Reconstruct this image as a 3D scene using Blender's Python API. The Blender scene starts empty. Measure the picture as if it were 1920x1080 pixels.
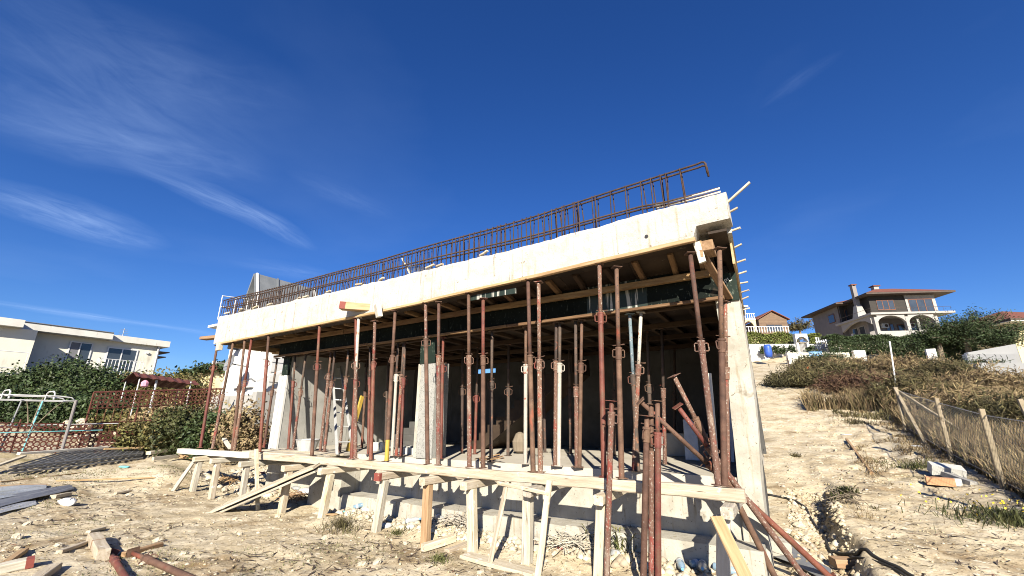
import bpy, math, random
import numpy as np
from mathutils import Vector, Matrix, Quaternion
R = math.radians
rng = random.Random(7)
nrg = np.random.default_rng(11)
scene = bpy.context.scene
COL = scene.collection

# ------------------------------------------------------------------ camera
EYE = 1.95
PITCH = math.atan(245 / 800.0)
FH = math.hypot(800.0, 245.0)
YAW = math.atan(FH / 1335.0)
CAM = np.array([0.6044, -5.8500, EYE])
cd = bpy.data.cameras.new('camera')
cd.sensor_width = 36.0
cd.lens = 15.0
cd.clip_start = 0.05
cd.clip_end = 3000
cam = bpy.data.objects.new('camera', cd)
cam.location = CAM
cam.rotation_euler = (R(90) + PITCH, 0, YAW)
COL.objects.link(cam)
scene.camera = cam

# ------------------------------------------------------------------ light
LIGHT = Vector((-0.55, 1.0, -0.60)).normalized()          # the way the sunlight travels
SUN_EL = math.asin(-LIGHT.z)
SUN_AZ = math.atan2(-LIGHT.x, -LIGHT.y)
sl = bpy.data.lights.new('sun', 'SUN')
sl.energy = 5.0
sl.angle = R(0.5)
sl.color = (1.0, 0.93, 0.80)
so = bpy.data.objects.new('sun', sl)
so.rotation_euler = LIGHT.to_track_quat('-Z', 'Y').to_euler()
so.location = (10, -20, 15)
COL.objects.link(so)
scene.view_settings.view_transform = 'Standard'
scene.view_settings.look = 'None'
scene.view_settings.gamma = 1
scene.view_settings.use_curve_mapping = False
scene.view_settings.exposure = 1.2
scene.cycles.filter_width = 1.0
scene.cycles.diffuse_bounces = 1
scene.cycles.max_bounces = 8
SKY_STRENGTH = 0.05

# ------------------------------------------------------------------ picture point -> place
_fw = np.array([-math.sin(YAW), math.cos(YAW), 0.0])
_rt = np.array([math.cos(YAW), math.sin(YAW), 0.0])
_cf = _fw * math.cos(PITCH) + np.array([0, 0, math.sin(PITCH)])
_cu = -_fw * math.sin(PITCH) + np.array([0, 0, math.cos(PITCH)])
def ray(x, y): return _cf + _rt * ((x - 960) / 800.0) + _cu * ((540 - y) / 800.0)
def V3(a): return Vector((float(a[0]), float(a[1]), float(a[2])))
def at_x(x, y, X): d = ray(x, y); return V3(CAM + d * ((X - CAM[0]) / d[0]))
def at_y(x, y, Y): d = ray(x, y); return V3(CAM + d * ((Y - CAM[1]) / d[1]))
def at_z(x, y, Z): d = ray(x, y); return V3(CAM + d * ((Z - CAM[2]) / d[2]))
def at_d(x, y, D): d = ray(x, y); return V3(CAM + d * (D / float(d @ _fw)))

# ------------------------------------------------------------------ sky
w = bpy.data.worlds.new('World')
scene.world = w
w.use_nodes = True
wt = w.node_tree
wt.nodes.clear()
def N(tree, typ, **kw):
    n = tree.nodes.new(typ)
    for k, v in kw.items(): setattr(n, k, v)
    return n
def math_node(tree, op, a, b=None, c=None, clamp=False):
    n = N(tree, 'ShaderNodeMath', operation=op, use_clamp=clamp)
    for i, v in enumerate((a, b, c)):
        if v is None: continue
        if isinstance(v, (int, float)): n.inputs[i].default_value = v
        else: tree.links.new(v, n.inputs[i])
    return n.outputs[0]
sky = N(wt, 'ShaderNodeTexSky', sky_type='NISHITA')
sky.sun_disc = False
sky.sun_elevation = SUN_EL
sky.sun_rotation = SUN_AZ
sky.altitude = 300
sky.air_density = 1.0
sky.dust_density = 0.35
sky.ozone_density = 3.5
tc = N(wt, 'ShaderNodeTexCoord')
sep = N(wt, 'ShaderNodeSeparateXYZ')
wt.links.new(tc.outputs['Generated'], sep.inputs[0])
zc = math_node(wt, 'MAXIMUM', sep.outputs[2], 0.03)
cmb = N(wt, 'ShaderNodeCombineXYZ')
wt.links.new(math_node(wt, 'DIVIDE', sep.outputs[0], zc), cmb.inputs[0])
wt.links.new(math_node(wt, 'DIVIDE', sep.outputs[1], zc), cmb.inputs[1])
# high thin cirrus on a layer far above: fibres drawn out along the wind, thicker in a few banks
wn = N(wt, 'ShaderNodeTexNoise'); wn.inputs['Scale'].default_value = 1.1; wn.inputs['Detail'].default_value = 3
wt.links.new(cmb.outputs[0], wn.inputs['Vector'])
wv = N(wt, 'ShaderNodeVectorMath', operation='SUBTRACT'); wt.links.new(wn.outputs['Color'], wv.inputs[0]); wv.inputs[1].default_value = (.5, .5, .5)
ws = N(wt, 'ShaderNodeVectorMath', operation='SCALE'); wt.links.new(wv.outputs[0], ws.inputs[0]); ws.inputs['Scale'].default_value = 0.30
wa = N(wt, 'ShaderNodeVectorMath', operation='ADD'); wt.links.new(cmb.outputs[0], wa.inputs[0]); wt.links.new(ws.outputs[0], wa.inputs[1])
def sky_q(x, y):
    d = ray(x, y); return (d[0] / d[2], d[1] / d[2])
def streak(x0, y0, x1, y1, wid, amp, stretch=(2.0, 9.0)):
    a, b = Vector(sky_q(x0, y0)), Vector(sky_q(x1, y1))
    c = (a + b) / 2; d = b - a
    mp = N(wt, 'ShaderNodeMapping', vector_type='TEXTURE')
    mp.inputs['Location'].default_value = (c.x, c.y, 0)
    mp.inputs['Rotation'].default_value = (0, 0, math.atan2(d.y, d.x))
    mp.inputs['Scale'].default_value = (d.length * .62, wid, 1)
    wt.links.new(wa.outputs[0], mp.inputs['Vector'])
    ln = N(wt, 'ShaderNodeVectorMath', operation='LENGTH'); 
    s2 = N(wt, 'ShaderNodeVectorMath', operation='MULTIPLY'); wt.links.new(mp.outputs[0], s2.inputs[0]); s2.inputs[1].default_value = (1, 1, 0)
    wt.links.new(s2.outputs[0], ln.inputs[0])
    m = math_node(wt, 'SUBTRACT', 1.0, ln.outputs['Value'], clamp=True)
    m = math_node(wt, 'SMOOTH_MIN', m, 1.0, .1)
    fb = N(wt, 'ShaderNodeTexNoise'); fb.inputs['Scale'].default_value = 1.0; fb.inputs['Detail'].default_value = 7; fb.inputs['Roughness'].default_value = .62; fb.inputs['Distortion'].default_value = .6
    sc = N(wt, 'ShaderNodeVectorMath', operation='MULTIPLY'); wt.links.new(mp.outputs[0], sc.inputs[0]); sc.inputs[1].default_value = (stretch[0], stretch[1] * max(.35, wid), 1)
    wt.links.new(sc.outputs[0], fb.inputs['Vector'])
    f = math_node(wt, 'MULTIPLY_ADD', fb.outputs['Fac'], 1.9, -0.42, clamp=True)
    return math_node(wt, 'MULTIPLY', math_node(wt, 'MULTIPLY', m, f), amp)
tot = None
for s in [(290, 322, 565, 455, .15, .72), (-60, 345, 290, 462, .34, .80), (-60, 560, 300, 612, .24, .80), (-200, -60, 420, 330, .50, .26),
          (-80, 190, 480, 330, .34, .34), (1450, 195, 1575, 108, .03, .12), (470, 492, 640, 528, .25, .30), (560, 330, 720, 400, .12, .16), (0, 60, 560, 190, .25, .20),
          (230, 600, 420, 630, .2, .45)]:
    v = streak(*s)
    tot = v if tot is None else math_node(wt, 'ADD', tot, v)
vn = N(wt, 'ShaderNodeTexNoise'); vn.inputs['Scale'].default_value = .55; vn.inputs['Detail'].default_value = 6
wt.links.new(wa.outputs[0], vn.inputs['Vector'])
tot = math_node(wt, 'ADD', tot, math_node(wt, 'MULTIPLY_ADD', vn.outputs['Fac'], .5, -.27, clamp=True), clamp=True)
hs = N(wt, 'ShaderNodeHueSaturation'); hs.inputs['Saturation'].default_value = 1.22; hs.inputs['Hue'].default_value = .508; hs.inputs['Value'].default_value = 1.0
wt.links.new(sky.outputs[0], hs.inputs['Color'])
mixc = N(wt, 'ShaderNodeMix', data_type='RGBA')
wt.links.new(math_node(wt, 'MULTIPLY', tot, .62), mixc.inputs[0])
tint = N(wt, 'ShaderNodeMix', data_type='RGBA', blend_type='MULTIPLY'); tint.inputs[0].default_value = 1; wt.links.new(hs.outputs[0], tint.inputs[6]); tint.inputs[7].default_value = (.69, .89, 1.20, 1)
wt.links.new(tint.outputs[2], mixc.inputs[6])
mixc.inputs[7].default_value = (4.9, 6.8, 10.6, 1)
bg = N(wt, 'ShaderNodeBackground'); bg.inputs['Strength'].default_value = SKY_STRENGTH
wt.links.new(mixc.outputs[2], bg.inputs['Color'])
wo = N(wt, 'ShaderNodeOutputWorld'); wt.links.new(bg.outputs[0], wo.inputs['Surface'])

# ------------------------------------------------------------------ terrain height
_lat = nrg.random((64, 64))
def vnoise(x, y, s):
    x = np.asarray(x, float); y = np.asarray(y, float)
    x, y = (x * .79 - y * .61) * s + 1000.3, (x * .61 + y * .79) * s + 1057.7
    xi = np.floor(x).astype(int); yi = np.floor(y).astype(int)
    fx = x - xi; fy = y - yi
    fx = fx * fx * (3 - 2 * fx); fy = fy * fy * (3 - 2 * fy)
    g = lambda i, j: _lat[i % 64, j % 64]
    return (g(xi, yi) * (1 - fx) + g(xi + 1, yi) * fx) * (1 - fy) + (g(xi, yi + 1) * (1 - fx) + g(xi + 1, yi + 1) * fx) * fy - .5
def sstep(a, b, v):
    t = np.clip((np.asarray(v, float) - a) / (b - a), 0, 1); return t * t * (3 - 2 * t)
HY = [1, 3, 6, 8.6, 13, 16, 20, 25, 31, 38, 42, 45, 52, 60, 100, 400]
HZ = [0, .18, .5, .92, 1.38, 2.0, 3.1, 4.2, 5.1, 6.1, 6.8, 7.8, 10.0, 11.4, 14, 18]
def gz_base(X, Y):
    X = np.asarray(X, float); Y = np.asarray(Y, float)
    z = .06 + .062 * np.maximum(0, -Y - .3)
    z = z + np.interp(X, [-80, -45, -36, -28, -22, -17.5, -13, -9, -6], [4.5, 3.2, 2.6, 2.0, 1.25, .68, .13, .03, 0])
    wgt = .30 + .70 * sstep(-18, -3, X)
    z = z + np.interp(Y, HY, HZ) * wgt
    z = z - .14 * np.clip(X - 3, 0, 25) * sstep(14, 26, Y)
    bank = np.interp(Y, [-4, -1, .5, 3, 5, 7, 9], [0, .10, .22, .25, .20, .08, 0])
    edge = .93 + .28 * vnoise(X * 0, Y, .9) + .14 * vnoise(Y, X * 0, 3.1)
    z = z + bank * sstep(edge - .09, edge + .10, X)
    z = z - .08 * np.exp(-((X - .74) / .2) ** 2) * np.interp(Y, [.8, 1.6, 5, 6], [0, 1, 1, 0])
    # heaps of soil beside the left trestles and along the footing
    z = z + .22 * np.exp(-(((X + 14.4) / 1.5) ** 2 + ((Y + .1) / .7) ** 2))
    z = z + .40 * np.exp(-(((X + 9.6) / 1.7) ** 2 + ((Y - 1.6) / .7) ** 2))
    z = z + .12 * np.exp(-(((X + 6.6) / .8) ** 2 + ((Y + .15) / .4) ** 2))
    z = z + (.13 + .06 * np.sin(X * 2.3)) * np.exp(-(((Y - .5) / .38) ** 2)) * sstep(-8, -6.5, X) * (1 - sstep(-.4, .1, X))
    return z
def gz_np(X, Y):
    X = np.asarray(X, float); Y = np.asarray(Y, float)
    d = np.hypot(X - CAM[0], Y - CAM[1])
    near = np.clip(1.5 - d / 40, .15, 1)
    z = gz_base(X, Y) + .35 * vnoise(X, Y, .13) * sstep(9, 16, Y) + .12 * vnoise(X, Y, .35) * sstep(6, 12, Y)
    z = z + near * (.10 * vnoise(X, Y, .55) + .055 * vnoise(Y, X, 1.7) + .028 * vnoise(X, Y, 4.3))
    rut = sstep(1.2, 2.0, X) * sstep(-3, 0, Y)
    z = z + rut * (.10 * vnoise(X * 1.6 + Y * .15, Y * .25, 1.0) + .035 * np.abs(vnoise(X * 3 + Y * .4, Y * .5, 1.3)))
    z = z + near * (.030 * vnoise(X, Y, 7.1) + .020 * vnoise(Y, X, 14.7)) + .05 * sstep(.5, 1.5, X) * sstep(1, 5, Y) * (vnoise(X, Y, 3.1) + .8 * vnoise(Y * 1.0, X, 6.3))
    return z
def gz(x, y): return float(gz_np(x, y))
def on_ground(px, py):
    d = ray(px, py); t = .5
    for _ in range(4000):
        p = CAM + d * t
        if p[2] <= gz(p[0], p[1]): break
        t *= 1.006
    return V3(p)

# ------------------------------------------------------------------ materials
MAT = {}
def pm(name, cols, sc=4, det=5, rough=.85, bump=.2, bsc=30, st=(1, 1, 1), spots=(), isl=0, rnd=0, metal=0, spec=.3, bst=None, alpha=None, trans=0, pos=(.3, .7)):
    m = bpy.data.materials.new(name); m.use_nodes = True
    t = m.node_tree; nd = t.nodes; bs = nd['Principled BSDF']
    co = N(t, 'ShaderNodeTexCoord'); oi = N(t, 'ShaderNodeObjectInfo')
    off = N(t, 'ShaderNodeVectorMath', operation='MULTIPLY_ADD')
    off.inputs[1].default_value = (1, 1, 1)
    t.links.new(co.outputs['Object'], off.inputs[0])
    rs = N(t, 'ShaderNodeVectorMath', operation='SCALE'); rs.inputs[0].default_value = (37, 91, 53)
    t.links.new(oi.outputs['Random'], rs.inputs['Scale']); t.links.new(rs.outputs[0], off.inputs[2])
    def tex(scale, stretch, detail=det):
        mp = N(t, 'ShaderNodeVectorMath', operation='MULTIPLY'); mp.inputs[1].default_value = stretch
        t.links.new(off.outputs[0], mp.inputs[0])
        n = N(t, 'ShaderNodeTexNoise'); n.inputs['Scale'].default_value = scale; n.inputs['Detail'].default_value = detail; n.inputs['Roughness'].default_value = .6
        t.links.new(mp.outputs[0], n.inputs['Vector']); return n
    n = tex(sc, st)
    rp = N(t, 'ShaderNodeValToRGB'); t.links.new(n.outputs['Fac'], rp.inputs[0])
    e = rp.color_ramp.elements
    while len(e) < len(cols): e.new(.5)
    for i, c in enumerate(cols):
        e[i].position = pos[0] + (pos[1] - pos[0]) * i / max(1, len(cols) - 1); e[i].color = (*c, 1)
    out = rp.outputs[0]
    for (c, s, thr, soft, stv) in spots:
        n2 = tex(s, stv, 4); r2 = N(t, 'ShaderNodeMapRange'); r2.inputs[1].default_value = thr; r2.inputs[2].default_value = thr + soft
        t.links.new(n2.outputs['Fac'], r2.inputs[0])
        mx = N(t, 'ShaderNodeMix', data_type='RGBA'); t.links.new(r2.outputs[0], mx.inputs[0]); t.links.new(out, mx.inputs[6]); mx.inputs[7].default_value = (*c, 1); out = mx.outputs[2]
    if isl or rnd:
        src = N(t, 'ShaderNodeNewGeometry').outputs['Random Per Island'] if isl else oi.outputs['Random']
        amp = isl or rnd
        h = N(t, 'ShaderNodeHueSaturation')
        t.links.new(math_node(t, 'MULTIPLY_ADD', src, 2 * amp, 1 - amp), h.inputs['Value'])
        t.links.new(math_node(t, 'MULTIPLY_ADD', src, .03 if isl else .015, .485 if isl else .4925), h.inputs['Hue'])
        t.links.new(out, h.inputs['Color']); out = h.outputs[0]
    t.links.new(out, bs.inputs['Base Color'])
    bs.inputs['Roughness'].default_value = rough; bs.inputs['Metallic'].default_value = metal
    bs.inputs['Specular IOR Level'].default_value = spec
    if trans: bs.inputs['Transmission Weight'].default_value = trans
    if bump:
        b = N(t, 'ShaderNodeBump'); b.inputs['Strength'].default_value = bump; b.inputs['Distance'].default_value = .02
        n3 = tex(bsc, bst or st, 6); t.links.new(n3.outputs['Fac'], b.inputs['Height']); t.links.new(b.outputs[0], bs.inputs['Normal'])
    MAT[name] = m
    return m
U = (1, 1, 1)
pm('soil', [(.25, .195, .125), (.41, .335, .22), (.49, .415, .29), (.55, .48, .36)], sc=1.4, det=12, rough=.95, bump=1.0, bsc=11, spec=.08,
   spots=[((.22, .155, .085), 1.1, .55, .16, U), ((.62, .555, .43), 9, .59, .07, U), ((.15, .105, .06), 22, .60, .06, U), ((.60, .54, .42), 60, .63, .05, U), ((.25, .205, .10), .45, .60, .14, U), ((.13, .09, .05), 5, .66, .05, (1, 3, 1))])
pm('concrete_beam', [(.345, .325, .285), (.42, .40, .36), (.455, .435, .395)], sc=5, det=9, bump=.6, bsc=30, rough=.9, spec=.2,
   spots=[((.27, .22, .145), 5.0, .58, .2, (3, 3, .2)), ((.10, .09, .07), 48, .655, .05, U), ((.20, .175, .135), 2.4, .65, .06, (5, 5, .12)), ((.20, .165, .115), 13, .66, .05, U)])
pm('concrete_shaded', [(.052, .05, .047), (.078, .075, .07), (.10, .098, .092)], sc=1.6, det=8, bump=.2, bsc=14, rough=.9, spec=.2,  # wall concrete darkened: the room's shade is put into its colour
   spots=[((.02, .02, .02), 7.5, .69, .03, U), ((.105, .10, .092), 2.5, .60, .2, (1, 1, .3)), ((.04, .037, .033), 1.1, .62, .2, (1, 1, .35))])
pm('concrete_mid', [(.24, .235, .215), (.31, .30, .275), (.36, .35, .32)], sc=1.6, det=8, bump=.2, bsc=14, rough=.9, spec=.2, spots=[((.09, .085, .075), 7.5, .69, .03, U), ((.40, .385, .35), 2.5, .60, .2, (1, 1, .3))])  # the same wall concrete, lightened for the sunlit left wall
pm('concrete_pale', [(.28, .255, .205), (.37, .345, .29), (.43, .405, .35)], sc=3.0, det=8, bump=.3, bsc=20, rough=.92, spec=.2,
   spots=[((.25, .205, .13), 5.0, .58, .15, (3, 3, .22)), ((.15, .13, .10), 30, .64, .05, U), ((.48, .46, .40), 2.0, .60, .2, U), ((.17, .145, .105), 3.0, .63, .10, U)])
pm('concrete_floor', [(.36, .325, .26), (.44, .40, .33), (.49, .45, .38)], sc=1.5, det=8, bump=.3, bsc=18, rough=.92, spec=.2, spots=[((.22, .19, .15), 3, .63, .12, U)])
pm('column_speckle', [(.25, .245, .225), (.32, .315, .29)], sc=6, det=8, bump=.3, bsc=25, rough=.9, spots=[((.12, .12, .11), 45, .56, .08, U), ((.45, .44, .4), 14, .62, .08, U)])
GR = (1, 9, 9)
pm('wood_pale', [(.34, .275, .19), (.44, .375, .275), (.52, .46, .365)], sc=2.2, det=6, rough=.8, bump=.35, bsc=7, st=GR, rnd=.10,
   spots=[((.36, .22, .11), 1.6, .62, .15, (1, 5, 5)), ((.16, .11, .065), 3.0, .64, .05, (1, 14, 14)), ((.20, .14, .08), 5.5, .70, .05, (1, 2.5, 2.5)), ((.56, .53, .47), 7, .63, .06, U)])
pm('wood_orange', [(.27, .165, .08), (.36, .235, .125), (.44, .31, .18)], sc=2.0, det=6, rough=.75, bump=.3, bsc=7, st=GR, rnd=.12, spots=[((.22, .1, .04), 3, .66, .1, (1, 4, 4))])
pm('wood_grey', [(.27, .235, .18), (.38, .34, .275), (.48, .44, .37)], sc=2.6, det=6, rough=.88, bump=.4, bsc=8, st=GR, rnd=.12, spots=[((.13, .10, .065), 3, .62, .08, (1, 14, 14)), ((.62, .6, .55), 10, .66, .08, (1, 2, 2))])
pm('post_weathered', [(.21, .17, .11), (.29, .24, .16), (.36, .30, .21)], sc=3, rough=.9, bump=.4, bsc=20, rnd=.15, spots=[((.14, .11, .07), 6, .6, .1, U)])
pm('wood_white', [(.48, .44, .36), (.57, .53, .45)], sc=2.6, rough=.85, bump=.3, bsc=8, st=GR, rnd=.06, spots=[((.45, .36, .25), 3, .64, .12, (1, 4, 4))])
pm('wood_form', [(.11, .06, .028), (.17, .098, .046), (.23, .145, .072)], sc=2.4, rough=.85, bump=.3, bsc=7, st=GR, rnd=.25, spots=[((.09, .05, .025), 3, .60, .15, (1, 4, 4))])
pm('wood_dark', [(.035, .02, .012), (.06, .035, .019)], sc=2.4, rough=.85, bump=.3, bsc=7, st=GR, rnd=.25)  # formwork timber darkened to paint in the shade under the slab
pm('wood_brown', [(.20, .12, .06), (.30, .19, .10), (.36, .24, .14)], sc=2.4, rough=.85, bump=.3, bsc=7, st=GR, rnd=.2, spots=[((.5, .42, .3), 5, .66, .1, U)])
pm('paint_red', [(.17, .04, .03), (.22, .06, .045)], sc=8, rough=.7, spots=[((.4, .3, .2), 14, .62, .1, U)])
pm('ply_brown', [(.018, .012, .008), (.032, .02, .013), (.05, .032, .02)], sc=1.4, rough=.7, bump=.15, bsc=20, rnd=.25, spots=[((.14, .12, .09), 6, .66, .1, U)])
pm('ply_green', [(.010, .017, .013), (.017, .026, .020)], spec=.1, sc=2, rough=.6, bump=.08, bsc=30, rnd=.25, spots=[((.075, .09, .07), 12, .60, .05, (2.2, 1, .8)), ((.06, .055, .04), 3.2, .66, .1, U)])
pm('ply_shaded', [(.006, .008, .007), (.011, .014, .012)], spec=.05, sc=2, rough=.8, bump=.08, bsc=30, rnd=.25, spots=[((.05, .058, .046), 14, .61, .05, (2.2, 1, .8)), ((.05, .04, .03), 3.2, .64, .1, U)])  # green plywood darkened: shade on the inner beam painted into the colour
pm('ply_drip', [(.012, .02, .016), (.02, .03, .024)], sc=2, rough=.5, bump=.1, spots=[((.34, .33, .29), 9, .54, .06, (2.2, 2.2, .12))])
pm('ply_print', [(.52, .55, .47), (.58, .6, .52)], sc=3, rough=.7)
CEM = (.36, .315, .26)
pm('prop_red', [(.085, .030, .022), (.135, .042, .03), (.18, .066, .046)], sc=5, rough=.6, bump=.25, bsc=60, rnd=.15, spots=[((.12, .06, .038), 9, .50, .12, (1, 1, .5)), (CEM, 55, .67, .06, (1, 1, .7))])
pm('prop_rust', [(.06, .034, .024), (.10, .055, .037), (.145, .082, .055)], sc=7, rough=.75, bump=.3, bsc=60, rnd=.2, spots=[((.20, .05, .032), 4, .60, .1, (1, 1, .4)), (CEM, 55, .68, .06, (1, 1, .7))])
pm('prop_crust', [(.11, .058, .04), (.165, .095, .068)], sc=7, rough=.85, bump=.5, bsc=40, rnd=.15, spots=[((.20, .05, .035), 6, .56, .08, (1, 1, .6)), ((.32, .27, .21), 7, .58, .25, (1, 1, .25)), (CEM, 48, .57, .10, (1, 1, .7))])
pm('prop_pale', [(.34, .30, .25), (.44, .40, .345)], sc=7, rough=.9, bump=.5, bsc=40, rnd=.1, spots=[((.26, .10, .06), 11, .60, .08, (1, 1, .6))])
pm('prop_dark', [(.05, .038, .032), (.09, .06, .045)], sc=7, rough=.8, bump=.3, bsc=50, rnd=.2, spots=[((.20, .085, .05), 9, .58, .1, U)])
pm('prop_blue', [(.10, .14, .16), (.17, .21, .23)], sc=7, rough=.7, bump=.3, bsc=50, spots=[((.5, .48, .44), 14, .62, .06, U), ((.2, .1, .06), 9, .63, .06, U)])
pm('paint_yellow', [(.38, .25, .04), (.43, .29, .06)], sc=9, rough=.7, spots=[((.3, .2, .1), 20, .6, .08, U)])
pm('rebar', [(.032, .021, .016), (.055, .033, .024), (.08, .046, .032)], sc=14, rough=.85, bump=.5, bsc=80, rnd=.2)
pm('cement_crust', [(.5, .47, .41), (.6, .57, .5)], sc=20, bump=.5, bsc=60, rough=.95)
pm('white_wall', [(.50, .49, .46), (.56, .55, .52)], sc=1.2, rough=.9, bump=.08, bsc=60, spots=[((.36, .34, .30), 1.4, .62, .2, (1, 1, .3))])
pm('cream_wall', [(.60, .57, .47), (.66, .63, .53)], sc=1.2, rough=.9, bump=.08, bsc=60, spots=[((.36, .33, .26), 1.5, .62, .2, (1, 1, .3))])
pm('fascia', [(.50, .485, .435), (.60, .585, .535)], sc=1.6, rough=.9, bump=.1, spots=[((.34, .31, .26), 2.5, .62, .15, (1.5, 1.5, .4))])
pm('yellow_wall', [(.50, .43, .25), (.55, .48, .29)], sc=1.2, rough=.9, bump=.08)
pm('pink_wall', [(.175, .16, .155), (.215, .195, .188)], sc=1.5, rough=.9, bump=.08)
pm('render_grey', [(.27, .26, .24), (.36, .345, .315)], sc=1.2, rough=.95, bump=.25, bsc=9, spots=[((.18, .165, .14), 2.2, .6, .15, (1, 1, .5))])
pm('villa_trim', [(.27, .255, .24), (.33, .315, .295)], sc=1.5, rough=.9, bump=.08)  # white trim toned down, the porch shade is part of the colour
pm('clad_dark', [(.025, .022, .019), (.045, .038, .032)], sc=3, rough=.7, rnd=.25, st=(1, 1, 6))
pm('clad_brown', [(.10, .065, .043), (.16, .105, .07)], sc=3, rough=.8, rnd=.25, st=(1, 1, 6))
pm('roof_tile', [(.13, .05, .034), (.19, .07, .046)], sc=5, rough=.85, bump=.3, bsc=8, rnd=.12)
pm('roof_metal', [(.12, .13, .14), (.17, .18, .19)], sc=2, rough=.45, bump=.05)
pm('eave_dark', [(.06, .045, .038), (.09, .065, .05)], sc=4, rough=.7)
pm('white_paint', [(.46, .46, .45), (.54, .54, .53)], sc=4, rough=.55, bump=.05, spots=[((.45, .4, .33), 9, .68, .08, U)])
pm('frame_white', [(.55, .55, .54), (.60, .60, .59)], sc=4, rough=.45, bump=0)
pm('frame_brown', [(.12, .05, .028), (.16, .066, .036)], sc=6, rough=.6)
pm('glass', [(.03, .037, .045), (.05, .06, .075)], sc=.8, rough=.06, bump=0, spec=.8)
pm('shutter', [(.15, .15, .16), (.19, .19, .2)], sc=1, rough=.5, bump=.3, bsc=10, bst=(.1, .1, 10))
pm('galv', [(.22, .222, .225), (.30, .303, .306)], sc=8, rough=.45, metal=.5, bump=.1, spots=[((.24, .15, .09), 6, .66, .08, U)])
pm('alu', [(.48, .48, .47), (.58, .58, .57)], sc=8, rough=.5, metal=.4, bump=.1, spots=[((.6, .57, .5), 18, .62, .06, U)])
pm('mesh_dark', [(.10, .105, .11), (.17, .175, .18)], sc=5, rough=.6, metal=.3, spots=[((.2, .13, .08), 6, .62, .1, U)])
pm('rust_red', [(.075, .026, .019), (.12, .036, .025)], sc=5, rough=.75, bump=.2, rnd=.15, spots=[((.14, .07, .04), 6, .56, .12, U)])
pm('rubber', [(.018, .018, .018), (.035, .033, .03)], sc=10, rough=.6, spots=[((.25, .2, .14), 12, .66, .08, U)])
pm('black_plastic', [(.02, .02, .022), (.04, .04, .042)], sc=10, rough=.5)
pm('leaf_dark', [(.018, .030, .011), (.036, .055, .018), (.06, .08, .026)], sc=1.5, rough=.55, bump=0, isl=.45)
pm('leaf_mid', [(.028, .036, .014), (.05, .058, .02), (.085, .085, .03)], sc=1.5, rough=.6, bump=0, isl=.4)
pm('leaf_autumn', [(.055, .062, .02), (.11, .095, .03), (.16, .10, .036)], sc=2, rough=.65, bump=0, isl=.5)
pm('leaf_hedge', [(.065, .08, .018), (.11, .125, .028), (.15, .16, .04)], sc=2.5, rough=.65, bump=0, isl=.4)
pm('leaf_conifer', [(.022, .036, .013), (.045, .064, .022)], sc=2, rough=.65, bump=0, isl=.4)
pm('leaf_dry', [(.12, .085, .045), (.20, .145, .078), (.29, .22, .12)], sc=.5, rough=.9, bump=0, isl=.35)
pm('leaf_olive', [(.04, .038, .018), (.085, .072, .032), (.15, .115, .055)], sc=.6, rough=.85, bump=0, isl=.4)
pm('leaf_rust', [(.075, .042, .026), (.12, .065, .04)], sc=1, rough=.9, bump=0, isl=.4)
pm('grass_green', [(.06, .072, .024), (.11, .115, .04), (.2, .165, .07)], sc=1.2, rough=.8, bump=0, isl=.4)
pm('straw', [(.36, .26, .13), (.46, .35, .19), (.55, .45, .27)], sc=1.2, rough=.9, bump=0, isl=.35)
pm('flower', [(.75, .55, .04), (.8, .62, .06)], sc=2, rough=.7, bump=0)
pm('bark', [(.14, .11, .08), (.22, .18, .13)], sc=6, rough=.95, bump=.5, bsc=20, st=(1, 1, .3))
pm('stone', [(.34, .285, .20), (.44, .38, .285), (.54, .48, .38)], sc=3, rough=.95, bump=.4, bsc=18, isl=.22, rnd=.12)
pm('brick_orange', [(.46, .24, .12), (.54, .31, .17)], sc=4, rough=.9, bump=.3, rnd=.1)
pm('aerated_block', [(.44, .43, .39), (.52, .51, .47)], sc=8, rough=.95, bump=.3, bsc=60)
pm('plastic_blue', [(.16, .25, .34), (.26, .36, .44)], sc=6, rough=.18, bump=.2, bsc=20, rnd=.2, spec=.6)
pm('plastic_clear', [(.26, .27, .265), (.36, .37, .365)], sc=6, rough=.2, bump=.2, bsc=20, spec=.6)
pm('plastic_white', [(.50, .50, .50), (.58, .58, .58)], sc=6, rough=.5, bump=.5, bsc=9)
pm('tarp_teal', [(.10, .36, .38), (.2, .46, .47)], sc=3, rough=.5, bump=.3)
pm('bench_blue', [(.10, .26, .48), (.14, .32, .54)], sc=3, rough=.55)
pm('barrel_blue', [(.03, .08, .34), (.05, .11, .42)], sc=3, rough=.4)
pm('orange_plastic', [(.6, .14, .04), (.68, .18, .06)], sc=3, rough=.5)
pm('pink_cloth', [(.6, .25, .33), (.66, .32, .4)], sc=3, rough=.9)
pm('hill_dry', [(.30, .25, .14), (.42, .35, .21), (.5, .43, .28)], sc=.25, rough=.95, bump=.3, bsc=2, spots=[((.12, .13, .06), .4, .6, .1, U)])

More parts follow.
